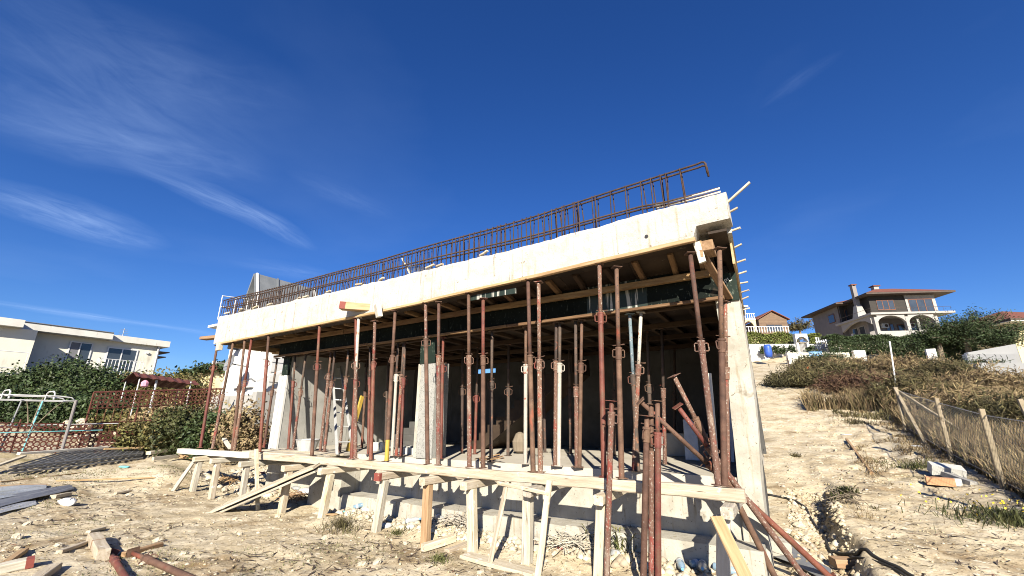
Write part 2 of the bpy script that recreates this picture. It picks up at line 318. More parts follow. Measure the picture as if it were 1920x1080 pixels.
# ------------------------------------------------------------------ mesh helpers
def link(name, me, mat, parent=None, mtx=None):
    o = bpy.data.objects.new(name, me)
    if mat is not None and not me.materials: me.materials.append(MAT[mat] if isinstance(mat, str) else mat)
    COL.objects.link(o)
    if parent is not None: o.parent = parent
    if mtx is not None: o.matrix_local = mtx
    return o
def tag(o, label=None, cat=None, group=None, kind=None):
    if label: o['label'] = label
    if cat: o['category'] = cat
    if group: o['group'] = group
    if kind: o['kind'] = kind
    return o
def thing(name, label, cat, loc=(0, 0, 0), rz=0, group=None, mtx=None):
    o = bpy.data.objects.new(name, None); o.empty_display_size = .2
    COL.objects.link(o)
    if mtx is not None: o.matrix_world = mtx
    else: o.location = loc; o.rotation_euler = (0, 0, rz)
    return tag(o, label, cat, group)
class MB:
    def __init__(s): s.v = []; s.f = []
    def add(s, v, f):
        n = len(s.v); s.v += [tuple(p) for p in v]; s.f += [tuple(i + n for i in q) for q in f]; return s
    def box(s, x0, x1, y0, y1, z0, z1, j=0):
        q = lambda a: a + (rng.uniform(-j, j) if j else 0)
        v = [(q(x), q(y), q(z)) for z in (z0, z1) for y in (y0, y1) for x in (x0, x1)]
        return s.add(v, [(0, 2, 3, 1), (4, 5, 7, 6), (0, 1, 5, 4), (2, 6, 7, 3), (0, 4, 6, 2), (1, 3, 7, 5)])
    def tube(s, p0, p1, r0, r1=None, n=8, cap=True):
        p0, p1 = Vector(p0), Vector(p1); r1 = r0 if r1 is None else r1
        d = (p1 - p0).normalized(); a = d.orthogonal().normalized(); b = d.cross(a)
        v = []
        for p, r in ((p0, r0), (p1, r1)):
            for i in range(n):
                t = 2 * math.pi * i / n; v.append(p + a * (r * math.cos(t)) + b * (r * math.sin(t)))
        f = [(i, (i + 1) % n, n + (i + 1) % n, n + i) for i in range(n)]
        if cap: f += [tuple(range(n - 1, -1, -1)), tuple(range(n, 2 * n))]
        return s.add(v, f)
    def path(s, pts, r, n=6, closed=False):
        pts = [Vector(p) for p in pts]; k = len(pts); v = []; pa = None
        for i, p in enumerate(pts):
            if closed: d = pts[(i + 1) % k] - pts[i - 1]
            else: d = pts[min(i + 1, k - 1)] - pts[max(i - 1, 0)]
            d.normalize()
            a = d.orthogonal().normalized() if pa is None else (pa - d * pa.dot(d)).normalized()
            pa = a; b = d.cross(a); rr = r[i] if isinstance(r, (list, tuple)) else r
            v += [p + a * (rr * math.cos(2 * math.pi * j / n)) + b * (rr * math.sin(2 * math.pi * j / n)) for j in range(n)]
        f = []
        for i in range(k if closed else k - 1):
            i2 = (i + 1) % k
            f += [(i * n + j, i * n + (j + 1) % n, i2 * n + (j + 1) % n, i2 * n + j) for j in range(n)]
        if not closed: f += [tuple(range(n - 1, -1, -1)), tuple(range((k - 1) * n, k * n))]
        return s.add(v, f)
    def lathe(s, prof, n=12, c=(0, 0, 0)):
        v = []; k = len(prof)
        for r, z in prof:
            v += [(c[0] + r * math.cos(2 * math.pi * j / n), c[1] + r * math.sin(2 * math.pi * j / n), c[2] + z) for j in range(n)]
        f = [(i * n + j, i * n + (j + 1) % n, (i + 1) * n + (j + 1) % n, (i + 1) * n + j) for i in range(k - 1) for j in range(n)]
        f += [tuple(range(n - 1, -1, -1)), tuple(range((k - 1) * n, k * n))]
        return s.add(v, f)
    def prism(s, poly, dvec):
        n = len(poly); dv = Vector(dvec); v = [Vector(p) for p in poly]; v += [p + dv for p in v]
        f = [tuple(range(n - 1, -1, -1)), tuple(range(n, 2 * n))] + [(i, (i + 1) % n, n + (i + 1) % n, n + i) for i in range(n)]
        return s.add(v, f)
    def mesh(s, name):
        me = bpy.data.meshes.new(name); me.from_pydata(s.v, [], s.f)
        me.validate(); me.update()
        import bmesh
        bm = bmesh.new(); bm.from_mesh(me); bmesh.ops.recalc_face_normals(bm, faces=bm.faces); bm.to_mesh(me); bm.free()
        return me
    def build(s, name, mat, parent=None, off=None, smooth=False, mtx=None):
        if off is not None: s.v = [tuple(Vector(p) - Vector(off)) for p in s.v]
        me = s.mesh(name)
        if smooth: me.shade_smooth()
        return link(name, me, mat, parent, mtx)
def frame_of(p0, p1, roll=0.0, up=(0, 0, 1)):
    x = (Vector(p1) - Vector(p0)).normalized(); u = Vector(up)
    if abs(x.dot(u)) > .97: u = Vector((0, 1, 0))
    y = u.cross(x).normalized(); z = x.cross(y)
    m = Matrix((x, y, z)).transposed().to_4x4(); m.translation = Vector(p0)
    return m @ Matrix.Rotation(roll, 4, 'X')
def timber_mesh(L, wd, ht, ch=.007, seg=None, wob=.004, name='timber'):
    seg = seg or max(2, min(24, int(L / .35)))
    a, b = wd / 2, ht / 2
    c = min(ch, a * .4, b * .4)
    sec = [(-a + c, -b), (a - c, -b), (a, -b + c), (a, b - c), (a - c, b), (-a + c, b), (-a, b - c), (-a, -b + c)]
    v = []
    for i in range(seg + 1):
        oy, oz = rng.uniform(-wob, wob), rng.uniform(-wob, wob)
        for (y, z) in sec: v.append((L * i / seg + (rng.uniform(-.006, .006) if i in (0, seg) else 0), y + oy + rng.uniform(-.0015, .0015), z + oz + rng.uniform(-.0015, .0015)))
    f = [(i * 8 + j, i * 8 + (j + 1) % 8, (i + 1) * 8 + (j + 1) % 8, (i + 1) * 8 + j) for i in range(seg) for j in range(8)]
    f += [tuple(range(7, -1, -1)), tuple(range(seg * 8, seg * 8 + 8))]
    return MB().add(v, f).mesh(name)
def timber(name, p0, p1, wd, ht, mat, parent=None, roll=0.0, label=None, cat=None, group=None, ch=.007, wob=.004, up=(0, 0, 1)):
    m = frame_of(p0, p1, roll, up)
    if parent is not None: m = parent.matrix_basis.inverted() @ m
    o = link(name, timber_mesh((Vector(p1) - Vector(p0)).length, wd, ht, ch, wob=wob, name=name), mat, parent, m)
    return tag(o, label, cat, group)
def leaf_mesh(cent, size, name, seed=0, aspect=.55, droop=0.0, up=0.0):
    """many small folded leaves, one island each: cent (n,3), size (n,)"""
    g = np.random.default_rng(seed); n = len(cent)
    d = g.normal(size=(n, 3)); d[:, 2] = d[:, 2] * .8 + up - droop; d /= np.linalg.norm(d, axis=1)[:, None]
    t = g.normal(size=(n, 3)); s = np.cross(d, t); s /= np.linalg.norm(s, axis=1)[:, None]; nn = np.cross(d, s)
    L = size[:, None]
    p0 = cent - d * L * .5; p2 = cent + d * L * .5
    p1 = cent + s * L * aspect * .5 + nn * L * .10; p3 = cent - s * L * aspect * .5 + nn * L * .10
    v = np.stack([p0, p1, p2, p3], 1).reshape(-1, 3)
    me = bpy.data.meshes.new(name)
    b = np.arange(n) * 4
    f = np.stack([b, b + 1, b + 2, b, b + 2, b + 3], 1).reshape(-1)
    me.vertices.add(len(v)); me.vertices.foreach_set('co', v.astype(np.float32).reshape(-1))
    me.loops.add(len(f)); me.loops.foreach_set('vertex_index', f.astype(np.int32))
    me.polygons.add(n * 2); me.polygons.foreach_set('loop_start', (np.arange(n * 2) * 3).astype(np.int32))
    try: me.polygons.foreach_set('loop_total', np.full(n * 2, 3, np.int32))
    except Exception: pass
    me.update(); me.validate()
    return me
def blade_mesh(base, h, lean, wd, name, seed=0):
    """grass blades: tapering bent strips of two faces"""
    g = np.random.default_rng(seed); n = len(base)
    a = g.random(n) * 2 * math.pi; dx = np.stack([np.cos(a), np.sin(a), np.zeros(n)], 1)
    b = g.random(n) * 2 * math.pi; ld = np.stack([np.cos(b), np.sin(b), np.zeros(n)], 1) * (lean * h * g.random(n))[:, None]
    up = np.array([0, 0, 1.0])
    m = base + up * (h * .55)[:, None] + ld * .35; tp = base + up * h[:, None] * (1 - .3 * lean) + ld
    W = wd[:, None] * .5
    v = np.stack([base - dx * W, base + dx * W, m + dx * W * .8, m - dx * W * .8, tp], 1).reshape(-1, 3)
    k = np.arange(n) * 5
    f = np.stack([k, k + 1, k + 2, k, k + 2, k + 3, k + 3, k + 2, k + 4], 1).reshape(-1)
    me = bpy.data.meshes.new(name)
    me.vertices.add(len(v)); me.vertices.foreach_set('co', v.astype(np.float32).reshape(-1))
    me.loops.add(len(f)); me.loops.foreach_set('vertex_index', f.astype(np.int32))
    me.polygons.add(n * 3); me.polygons.foreach_set('loop_start', (np.arange(n * 3) * 3).astype(np.int32))
    try: me.polygons.foreach_set('loop_total', np.full(n * 3, 3, np.int32))
    except Exception: pass
    me.update(); me.validate()
    return me
def clumps(centre, rad, ncl, per, clr, seed, zmin=None, hollow=.45):
    """points for leaves: ncl clumps spread in an ellipsoid, more towards its skin"""
    g = np.random.default_rng(seed)
    d = g.normal(size=(ncl, 3)); d /= np.linalg.norm(d, axis=1)[:, None]
    r = hollow + (1 - hollow) * g.random(ncl) ** .6
    c = d * r[:, None] * np.array(rad) * (.70 + .55 * g.random(ncl))[:, None] + np.array(centre)
    k = np.repeat(np.arange(ncl), per)
    rr = clr * (.6 + .8 * g.random(ncl))
    p = c[k] + g.normal(size=(len(k), 3)) * (rr[k] * .55)[:, None]
    if zmin is not None: p = p[p[:, 2] > zmin]
    return p
ORD = ['first', 'second', 'third', 'fourth', 'fifth', 'sixth', 'seventh', 'eighth', 'ninth', 'tenth', 'eleventh', 'twelfth', 'thirteenth', 'fourteenth', 'fifteenth', 'sixteenth', 'seventeenth', 'eighteenth', 'nineteenth', 'twentieth', 'twenty-first', 'twenty-second', 'twenty-third', 'twenty-fourth', 'twenty-fifth']

# ------------------------------------------------------------------ ground
def axis(segs):
    a = [segs[0][0]]
    for (x0, x1, st) in segs:
        n = max(1, int(round((x1 - x0) / st))); a += list(np.linspace(x0, x1, n + 1)[1:])
    return np.array(a)
gx = axis([(-600, -80, 40), (-80, -24, 2), (-24, -14.5, .25), (-14.5, 6.5, .065), (6.5, 14, .2), (14, 60, 2), (60, 600, 40)])
gy = axis([(-300, -30, 30), (-30, -7, 1), (-7, 9, .065), (9, 18, .12), (18, 50, .5), (50, 90, 2), (90, 900, 40)])
GX, GY = np.meshgrid(gx, gy)
GZ = gz_np(GX, GY)
ins = (GX > -11.2) & (GX < -.1) & (GY > 1.6) & (GY < 6)
GZ = np.where(ins, np.minimum(GZ, .6), GZ)
gm = bpy.data.meshes.new('ground')
nx, ny = len(gx), len(gy)
idx = np.arange(nx * ny).reshape(ny, nx)
fq = np.stack([idx[:-1, :-1], idx[:-1, 1:], idx[1:, 1:], idx[1:, :-1]], -1).reshape(-1)
gm.vertices.add(nx * ny); gm.vertices.foreach_set('co', np.stack([GX, GY, GZ], -1).astype(np.float32).reshape(-1))
gm.loops.add(len(fq)); gm.loops.foreach_set('vertex_index', fq.astype(np.int32))
gm.polygons.add(len(fq) // 4); gm.polygons.foreach_set('loop_start', (np.arange(len(fq) // 4) * 4).astype(np.int32))
try: gm.polygons.foreach_set('loop_total', np.full(len(fq) // 4, 4, np.int32))
except Exception: pass
gm.update(); gm.validate(); gm.shade_smooth()
tag(link('ground', gm, 'soil'), kind='structure')

# ------------------------------------------------------------------ the unfinished building
def soff(X): return float(np.interp(X, [-13.4, -6.5, -2.8, -.12, -.10, .35], [4.03, 4.10, 4.22, 4.31, 4.47, 4.48]))
def btop(X): return float(np.interp(X, [-13.4, -10, -6.6, -2.8, .35], [4.86, 4.80, 4.77, 4.78, 4.88]))
B = thing('unfinished_concrete_building', 'bare concrete building shell under construction with a long white front beam', 'building', (0, 0, 0))
def box_part(name, mat, x0, x1, y0, y1, z0, z1, parent=B, j=0):
    return MB().box(x0, x1, y0, y1, z0, z1, j).build(name, mat, parent)
def rough_beam(name, x0, x1, y0, y1, fb, ft, st=.06, rag=.03, parent=B, mat='concrete_beam', alongY=False):
    n = int(abs(x1 - x0) / st); v = []; k = 12
    for i in range(n + 1):
        x = x0 + (x1 - x0) * i / n; b, t = fb(x), ft(x)
        e = float(vnoise(x, 3.3, 2.1)) * rag + float(vnoise(x, 9.1, 9)) * rag * .9
        fr = [float(vnoise(x, 20 + q, 1.3)) * .012 for q in range(4)]
        chip = .03 * max(0, float(vnoise(x, 44, 5)) - .2)
        sec = [(y0 + .004, b), (y0 + fr[0], b + .05), (y0 + fr[1], (2 * b + t) / 3), (y0 + fr[2], (b + 2 * t) / 3), (y0 + fr[3] + .003, t - .06 + e), (y0 + .022 + chip * 2, t + e - chip),
               (y0 + .10, t + e * .7 + .008), ((y0 + y1) / 2, t + e * .4 + .012), (y1 - .03, t + e * .5), (y1, t - .05), (y1, (b + t) / 2), (y1, b)]
        v += [((x, a, c) if not alongY else (a, x, c)) for a, c in sec]
    f = [(i * k + j, i * k + (j + 1) % k, (i + 1) * k + (j + 1) % k, (i + 1) * k + j) for i in range(n) for j in range(k)]
    f += [tuple(range(k)), tuple(range(n * k, n * k + k))]
    return MB().add(v, f).build(name, mat, parent)
rough_beam('front_beam', -13.32, .33, 0.0, .32, soff, btop)
def slant(o):
    for q in o.data.vertices: q.co.x -= .05 * max(0, q.co.y - .3)
    return o
slant(rough_beam('side_beam', .325, 6.0, .32 - .30, .31, lambda y: 4.40, lambda y: 4.78, alongY=True))
rough_beam('end_beam', .325, 6.0, -13.30, -13.0, lambda y: 4.05, lambda y: 4.78, alongY=True)
box_part('roof_slab', 'concrete_beam', -12.99, .015, .325, 6.2, 4.46, 4.70)
box_part('floor_slab', 'concrete_floor', -11.3, -.08, 1.0, 6.2, .98, 1.195)
box_part('foundation_wall', 'concrete_pale', -7.65, -.05, 1.02, 1.3, -.3, .975)
box_part('foundation_wall', 'concrete_pale', -11.35, -8.75, 1.05, 1.3, -.3, .978)
box_part('foundation_return', 'concrete_pale', -8.74, -7.66, .55, 1.28, -.3, .976)
fo = MB()
for i in range(12):
    x0 = -7.6 + i * .64; zt = .44 + rng.uniform(-.012, .012); yf = .56 + rng.uniform(-.012, .012)
    fo.box(x0, x0 + .6401, yf, 1.03, -.3, zt)
fo.build('footing', 'concrete_pale', B)
for i, X in enumerate([-11.9, -9.8, -8.1, -6.55, -4.9, -2.86, -1.2]):
    box_part('grout_line', 'concrete_pale', X, X + .012, -.0075, .004, soff(X) + .02, btop(X) - .07, j=.002)
hx_ = at_y(1212, 443, -.01)
MB().tube((hx_.x, -.012, hx_.z), (hx_.x, .01, hx_.z), .026, n=10).build('tie_hole', 'black_plastic', B)  # black disc painted in for the dark inside a hole
# right column, wall panels along the right, back and left sides
rc = rough_beam('corner_column', .0, 3.62, .0, .30, lambda x: 0, lambda x: 0) if False else None
cm = MB(); v = []; n = 44
for i in range(n + 1):
    z = -.2 + 3.84 * i / n
    e = [float(vnoise(z, 7.7 * q + 2, 2.0)) * .02 + float(vnoise(z, 3.7 * q, 7.0)) * .012 for q in range(6)]
    lx = -.085 * max(0, 2.3 - z) / 1.3 if z > .2 else -.137; rx_ = lx + .03 * max(0, 1.0 - z)
    v += [(-.085 + e[0] * .5 + lx * .6, .97, z), (.08 + lx, .965 + e[1] * .3, z), (.225 + e[2] + rx_, .975, z), (.235 + e[3] + rx_, 1.2, z), (.225 + rx_, 1.42, z), (-.085 + lx * .6, 1.42, z)]
f = [(i * 6 + j, i * 6 + (j + 1) % 6, (i + 1) * 6 + (j + 1) % 6, (i + 1) * 6 + j) for i in range(n) for j in range(6)] + [tuple(range(6)), tuple(range(n * 6, n * 6 + 6))]
cm.add(v, f).build('corner_column', 'concrete_pale', B)
for i in range(8):
    y0 = 1.425 + i * .595
    box_part('wall_panel', 'concrete_shaded', -.05 + rng.uniform(-.004, .004) - .02 * i, .10 - .03 * i, y0, y0 + .592, -.2, 4.3 if i else 4.29)
for i in range(12):                                              # back wall, a high opening left of the stairs
    x0 = -11.1 + i * .925
    yb = 5.9 + rng.uniform(-.005, .005)
    box_part('wall_panel', 'concrete_shaded', x0, x0 + .921, yb, 6.1, 1.19, 3.40 if i == 3 else 4.455)
    if i == 3: box_part('wall_panel', 'concrete_shaded', x0, x0 + .921, yb, 6.1, 3.56, 4.455)
for i in range(7):                                               # left wall seen from inside
    y0 = 1.06 + i * .70
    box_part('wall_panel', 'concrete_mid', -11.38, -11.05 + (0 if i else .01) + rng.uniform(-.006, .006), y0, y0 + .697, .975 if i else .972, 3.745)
box_part('wall_end', 'white_wall', -11.40, -11.22, 1.0, 1.057, .97, 3.1)
box_part('wall_end', 'white_wall', -11.19, -11.03, 1.0, 1.057, .97, 3.1)
# middle column: speckled concrete with its formwork still on the upper part
mcv = MB(); mcv.box(-5.98, -5.56, .97, 1.4, 1.19, 3.1, .004)
mcv.build('middle_column', 'column_speckle', B)
box_part('middle_column_face', 'concrete_pale', -6.07, -5.985, .985, 1.38, 1.19, 3.08)
# concrete stair flight rising to the right at the back, block steps by it
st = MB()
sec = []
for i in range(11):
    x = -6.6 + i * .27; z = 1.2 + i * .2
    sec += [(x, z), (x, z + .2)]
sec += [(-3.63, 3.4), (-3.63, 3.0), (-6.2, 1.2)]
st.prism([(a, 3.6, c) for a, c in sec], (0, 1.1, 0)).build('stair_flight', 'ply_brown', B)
for i in range(4):
    box_part('step', 'concrete_shaded', -9.35 + .30 * i, -8.0, 3.2 + .003 * i, 4.0, 1.195 + .17 * i, 1.362 + .17 * i)

# inner beam in its film-faced formwork, slab formwork (panels, joists, stringers)
F = thing('slab_formwork', 'timber and film-faced plywood formwork under the roof slab', 'formwork', (0, 0, 0))
for i in range(11):
    x0 = -11.35 + i * 1.03
    m = 'ply_shaded' if i != 9 else 'ply_drip'
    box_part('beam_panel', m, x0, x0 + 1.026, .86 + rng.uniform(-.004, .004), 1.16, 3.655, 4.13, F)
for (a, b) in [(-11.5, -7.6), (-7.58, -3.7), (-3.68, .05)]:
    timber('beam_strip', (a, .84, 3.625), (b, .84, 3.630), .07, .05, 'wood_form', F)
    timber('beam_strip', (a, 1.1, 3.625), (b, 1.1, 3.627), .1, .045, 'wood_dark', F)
def sof(X): return soff(min(X, -.2))
for i in range(11):                                              # soffit boards of the overhang and of the room behind
    x0 = -12.98 + i * 1.18; x1 = min(x0 + 1.175, 0.0)
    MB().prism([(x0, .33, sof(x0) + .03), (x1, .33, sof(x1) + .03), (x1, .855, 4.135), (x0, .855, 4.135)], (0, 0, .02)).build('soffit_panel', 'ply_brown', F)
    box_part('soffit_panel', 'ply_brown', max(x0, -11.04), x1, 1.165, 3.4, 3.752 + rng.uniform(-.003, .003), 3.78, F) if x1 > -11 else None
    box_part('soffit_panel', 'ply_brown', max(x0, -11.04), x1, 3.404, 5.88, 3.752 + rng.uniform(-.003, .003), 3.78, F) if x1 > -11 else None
for i in range(27):
    x = -12.7 + i * .485 + rng.uniform(-.05, .05)
    sk = rng.uniform(-.05, .05)
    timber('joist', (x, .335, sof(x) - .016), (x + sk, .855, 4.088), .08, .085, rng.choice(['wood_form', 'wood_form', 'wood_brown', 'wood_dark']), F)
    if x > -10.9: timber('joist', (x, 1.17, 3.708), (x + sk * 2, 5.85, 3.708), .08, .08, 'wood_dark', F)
for y, z in ((.74, 3.995), (2.3, 3.615), (3.6, 3.615), (5.0, 3.615)):
    for (a, b) in [(-12.6, -8.4), (-8.38, -4.2), (-4.18, -.05)]:
        if y > 1 and a < -12: a = -11
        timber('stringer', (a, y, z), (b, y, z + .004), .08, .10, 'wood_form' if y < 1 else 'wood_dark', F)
# boards left on the underside of the front beam
def strip(x0, x1, m='wood_orange', dy=0, hh=.05):
    timber('edge_board', (x0, .012 + dy, soff(x0) - .028), (x1, .012 + dy, soff(x1) - .028), .07, hh, m, F)
strip(-13.0, -9.3); strip(-9.28, -6.42); strip(-6.40, -2.9); strip(-2.88, -.13, 'wood_orange', 0, .06)
for i in range(7):
    a = -13.1 + i * 1.87; b = min(a + 1.865, -.15)
    m = MB(); v = [(a, .05, soff(a) - .022), (b, .05, soff(b) - .022), (b, .34, soff(b) - .022), (a, .34, soff(a) - .022)]
    m.prism(v, (0, 0, .019)).build('bottom_panel', 'ply_brown', F)
# right edge: boards of the side beam still standing, film-faced panel over the corner column with printed letters
for (x, y0, y1, z0, z1, mt) in [(-.10, .1, 2.6, 4.05, 4.285, 'wood_brown'), (.03, .12, 3.8, 4.36, 4.395, 'ply_brown')]:
    slant(box_part('side_board', mt, x, x + .035 if mt == 'wood_brown' else .26, y0, y1, z0, z1, F))
timber('side_board', (.26, .6, 4.20), (.03, 5.2, 4.18), .03, .32, 'wood_orange', F)
timber('side_prop_head', (-.02, .10, 4.20), (-.02, .42, 4.20), .18, .14, 'wood_brown', F)
timber('diagonal_board', (-.14, .20, 4.27), (.10, .93, 3.63), .12, .03, 'wood_brown', F, roll=.2)
timber('corner_post', (-.13, .12, 4.27), (-.09, .14, 3.98), .09, .06, 'wood_white', F)
pg = box_part('column_panel', 'ply_green', .0, .235, .94, .962, 3.60, 4.02, F)
def letters(txt, loc, size, rot, mat, parent, name='printed_letters'):
    cu = bpy.data.curves.new(name, 'FONT'); cu.body = txt; cu.size = size; cu.extrude = .0012
    tmp = bpy.data.objects.new('tmp', cu); COL.objects.link(tmp)
    dg = bpy.context.evaluated_depsgraph_get(); me = bpy.data.meshes.new_from_object(tmp.evaluated_get(dg))
    bpy.data.objects.remove(tmp); me.materials.clear()
    o = link(name, me, mat, parent); o.location = loc; o.rotation_euler = rot; return o
letters('OPL', (.02, .937, 3.82), .10, (R(90), R(-28), 0), 'ply_print', pg)
letters('SL', (.05, .937, 3.68), .10, (R(90), R(-28), 0), 'ply_print', pg)
box_part('column_panel', 'ply_green', -6.0, -5.55, .945, .968, 3.08, 3.62, F)
box_part('column_panel', 'ply_green', -11.30, -11.0, 1.0, 1.055, 3.1, 3.6, F)
a = at_y(868, 553, -.02); b = at_y(960, 536, -.02)
tag(MB().prism([(a.x, .10, a.z), (b.x, .10, b.z), (b.x, .10, b.z - .10), (a.x, .10, a.z - .09)], (0, .02, 0)).build('plywood_strip', 'ply_drip'), 'speckled green plywood strip hanging under the middle of the front beam', 'plywood')
a = at_y(534, 611, .05)
tag(MB().box(a.x, a.x + .17, .07, .085, a.z - .17, a.z + .01, .008).build('plywood_offcut', 'ply_green'), 'small square green plywood offcut nailed under the left of the front beam', 'plywood')
# wooden ties through the side beam
for i in range(9):
    y = .28 + i * .56 + rng.uniform(-.08, .08)
    z = 4.62 - .045 * i + rng.uniform(-.05, .05)
    L_ = .10 + rng.uniform(0, .05)
    timber('tie_stick', (.20 - .05 * y, y, z), (.33 - .05 * y + L_, y - .03, z + rng.uniform(.01, .07)), .035, .025, 'wood_pale', F)
timber('tie_stick', (.22, .1, 4.68), (.62, .06, 4.95), .04, .03, 'wood_pale', F)

# ------------------------------------------------------------------ rebar cage on the front beam
RC = thing('rebar_cage', 'rusty rebar cage of long bars and stirrups standing on the front beam', 'rebar', (0, 0, 0))
def cz(X, k): return btop(X) + (float(np.interp(X, [-13.4, -6.6, -2.8, 0], [.50, .52, .55, .57])) if k else float(np.interp(X, [-13.4, -6, -2.8, 0], [.27, .25, .21, .13])))
for y in (.08, .19):
    for k in (0, 1):
        pts = []
        x1 = .02 if k else .24
        for i in range(40):
            x = -13.42 + (x1 + 13.42) * i / 39
            pts.append((x, y + .012 * math.sin(x * 1.7 + k), cz(x, k) + .012 * math.sin(x * .9 + y * 9) - (.03 if not k and x > -.6 else 0)))
        if k: pts += [(.08, y, pts[-1][2] + .005), (.115, y, pts[-1][2] - .008), (.13, y, pts[-1][2] - .04), (.137, y, pts[-1][2] - .19)]
        MB().path(pts, .015, 6).build('long_bar', 'rebar', RC, smooth=True)
x = -13.38; k = 0
while x < -.02:
    ln = rng.uniform(-.03, .03); zt = cz(x, 1) + .012; zb = btop(x) - .03
    MB().path([(x + ln * .2, .065, zb), (x + ln, .065, zt), (x + ln, .205, zt), (x + ln * .2 + rng.uniform(-.05, .05), .205, zb)], .0095, 5).build('stirrup', 'rebar', RC)
    k += 1
    x += rng.uniform(.09, .14) if x < -4 else (rng.choice([.07, .12, .16]) if x < -2 else rng.choice([.05, .16, .24]))
for y in (.08, .19):
    MB().path([(-.62, y, cz(-.4, 0) - .03), (.05, y, cz(0, 0) - .03), (.26, y, cz(.2, 0) - .026)], .015, 6).build('cement_crust', 'cement_crust', RC, smooth=True)
# offcuts and a bent mesh sheet caught in the cage
for i, xx in enumerate([-12.9, -12.2, -11.4, -10.7, -9.4, -9.1, -8.2, -7.1, -6.4, -5.0, -4.75, -3.7]):
    a = rng.uniform(-.6, .6)
    p = Vector((xx, .03, btop(xx) + .035))
    timber('timber_offcut', p - Vector((.09 * math.cos(a), .09 * math.sin(a), .0)), p + Vector((.10 * math.cos(a), .05 * math.sin(a), .06 * rng.random())), .05, .035, 'wood_pale',
           label='short pale timber offcut lying on the beam top among the rebar', cat='offcut', group='offcuts on the beam top')
ms = thing('bent_mesh_sheet', 'bent grey wire mesh sheet leaning inside the rebar cage', 'mesh sheet', (-5.4, .15, 4.78))
mm = MB()
for i in range(15):
    t = i / 14
    mm.path([(-.45 + t * .95, .05, .42 - .42 * t ** .7), (-.33 + t * .75, .02, .2 - .2 * t), (-.22 + t * .62, 0, .0)], .006, 4)
for i in range(9):
    t = i / 8
    mm.path([(-.45 + .23 * t, .05 - .05 * t, .42 - .42 * t), (-.1 + .05 * t, .03, .2 - .2 * t), (.5 - .1 * t, 0.0, .02 - .01 * t)], .005, 4)
mm.build('wire', 'mesh_dark', ms)
timber('stick', (-5.92, .14, 5.22), (-5.62, .12, 4.80), .035, .025, 'wood_pale', ms)

# ------------------------------------------------------------------ steel props
def _plate():
    m = MB(); m.box(-.065, .065, -.065, .065, 0, .008); return m.mesh('plate')
def _handle():
    m = MB(); h = .05
    for s in (1,):
        m.path([(s * .035, 0, .05), (s * .072, 0, .052), (s * .083, 0, .042), (s * .083, 0, -.042), (s * .072, 0, -.052), (s * .035, 0, -.05)], .0075, 6)
    return m.mesh('handle')
def _collar():
    m = MB(); m.lathe([(.034, -.09), (.044, -.085), (.044, .06), (.05, .062), (.05, .085), (.034, .09)], 12); return m.mesh('collar')
def _pin():
    m = MB(); m.path([(-.075, 0, .12), (.07, 0, .12), (.085, .02, .125), (.08, .045, .135), (.03, .055, .13)], .006, 6); return m.mesh('pin')
ME_PLATE, ME_HANDLE, ME_COLLAR, ME_PIN = _plate(), _handle(), _collar(), _pin()
SH = {}
def shared(me, mat):
    k = (me.name, mat)
    if k not in SH:
        c = me.copy(); c.materials.clear(); c.materials.append(MAT[mat]); SH[k] = c
    return SH[k]
def prop(p0, p1, cf, m_out, m_in, label, group, handle=True, rz=None, foot=True, r=.036, yellow=None):
    """p0 foot, p1 head, cf = collar height as a share of the length"""
    p0, p1 = Vector(p0), Vector(p1); L = (p1 - p0).length
    z = (p1 - p0).normalized(); x = Vector((math.cos(YAW), math.sin(YAW), 0)); x = (x - z * x.dot(z)).normalized(); y = z.cross(x)
    m = Matrix((x, y, z)).transposed().to_4x4(); m.translation = p0
    m = m @ Matrix.Rotation(rng.uniform(-.5, .5) if rz is None else rz, 4, 'Z')
    t = thing('steel_prop', label, 'steel prop', group=group, mtx=m)
    zc_ = L * cf
    o = MB(); o.tube((0, 0, .006), (0, 0, zc_ - .05), r, n=12, cap=False); o.build('outer_tube', m_out, t, smooth=True)
    i_ = MB(); i_.tube((0, 0, zc_ - .1), (0, 0, L - .006), r * .80, n=12, cap=True); it = i_.build('inner_tube', m_in, t, smooth=True)
    hm = MB()
    for k in range(int((L - zc_ - .15) / .12)):
        zz = zc_ + .15 + k * .12; hm.tube((0, -r * .815, zz), (0, -r * .79, zz), .007, n=6)
    if hm.v: hm.build('pin_holes', 'black_plastic', it)['kind'] = 'stuff'  # small black discs stand in for the shade inside the holes
    mt = Matrix.Translation((0, 0, zc_))
    link('collar', shared(ME_COLLAR, m_out), None, t, mt)
    if handle:
        ha = rng.uniform(-.4, .4)
        for da in ((0, math.pi) if rng.random() < .75 else (0,)):
            link('handle', shared(ME_HANDLE, m_out if m_out != 'prop_dark' else 'prop_rust'), None, t, mt @ Matrix.Rotation(ha + da, 4, 'Z') @ Matrix.Rotation(rng.uniform(-.25, .25), 4, 'X'))
    link('pin', shared(ME_PIN, 'prop_rust'), None, t, mt @ Matrix.Rotation(rng.uniform(-.9, .9), 4, 'Z') @ Matrix.Rotation(rng.uniform(-.12, .12), 4, 'Y'))
    link('head_plate', shared(ME_PLATE, m_in), None, t, Matrix.Translation((0, 0, L - .008)))
    if foot: link('base_plate', shared(ME_PLATE, m_out), None, t)
    if yellow:
        b = MB(); b.tube((0, 0, L * yellow[0]), (0, 0, L * yellow[1]), r + .0012, n=12, cap=False); b.build('yellow_paint', 'paint_yellow', t, smooth=True)
    return t
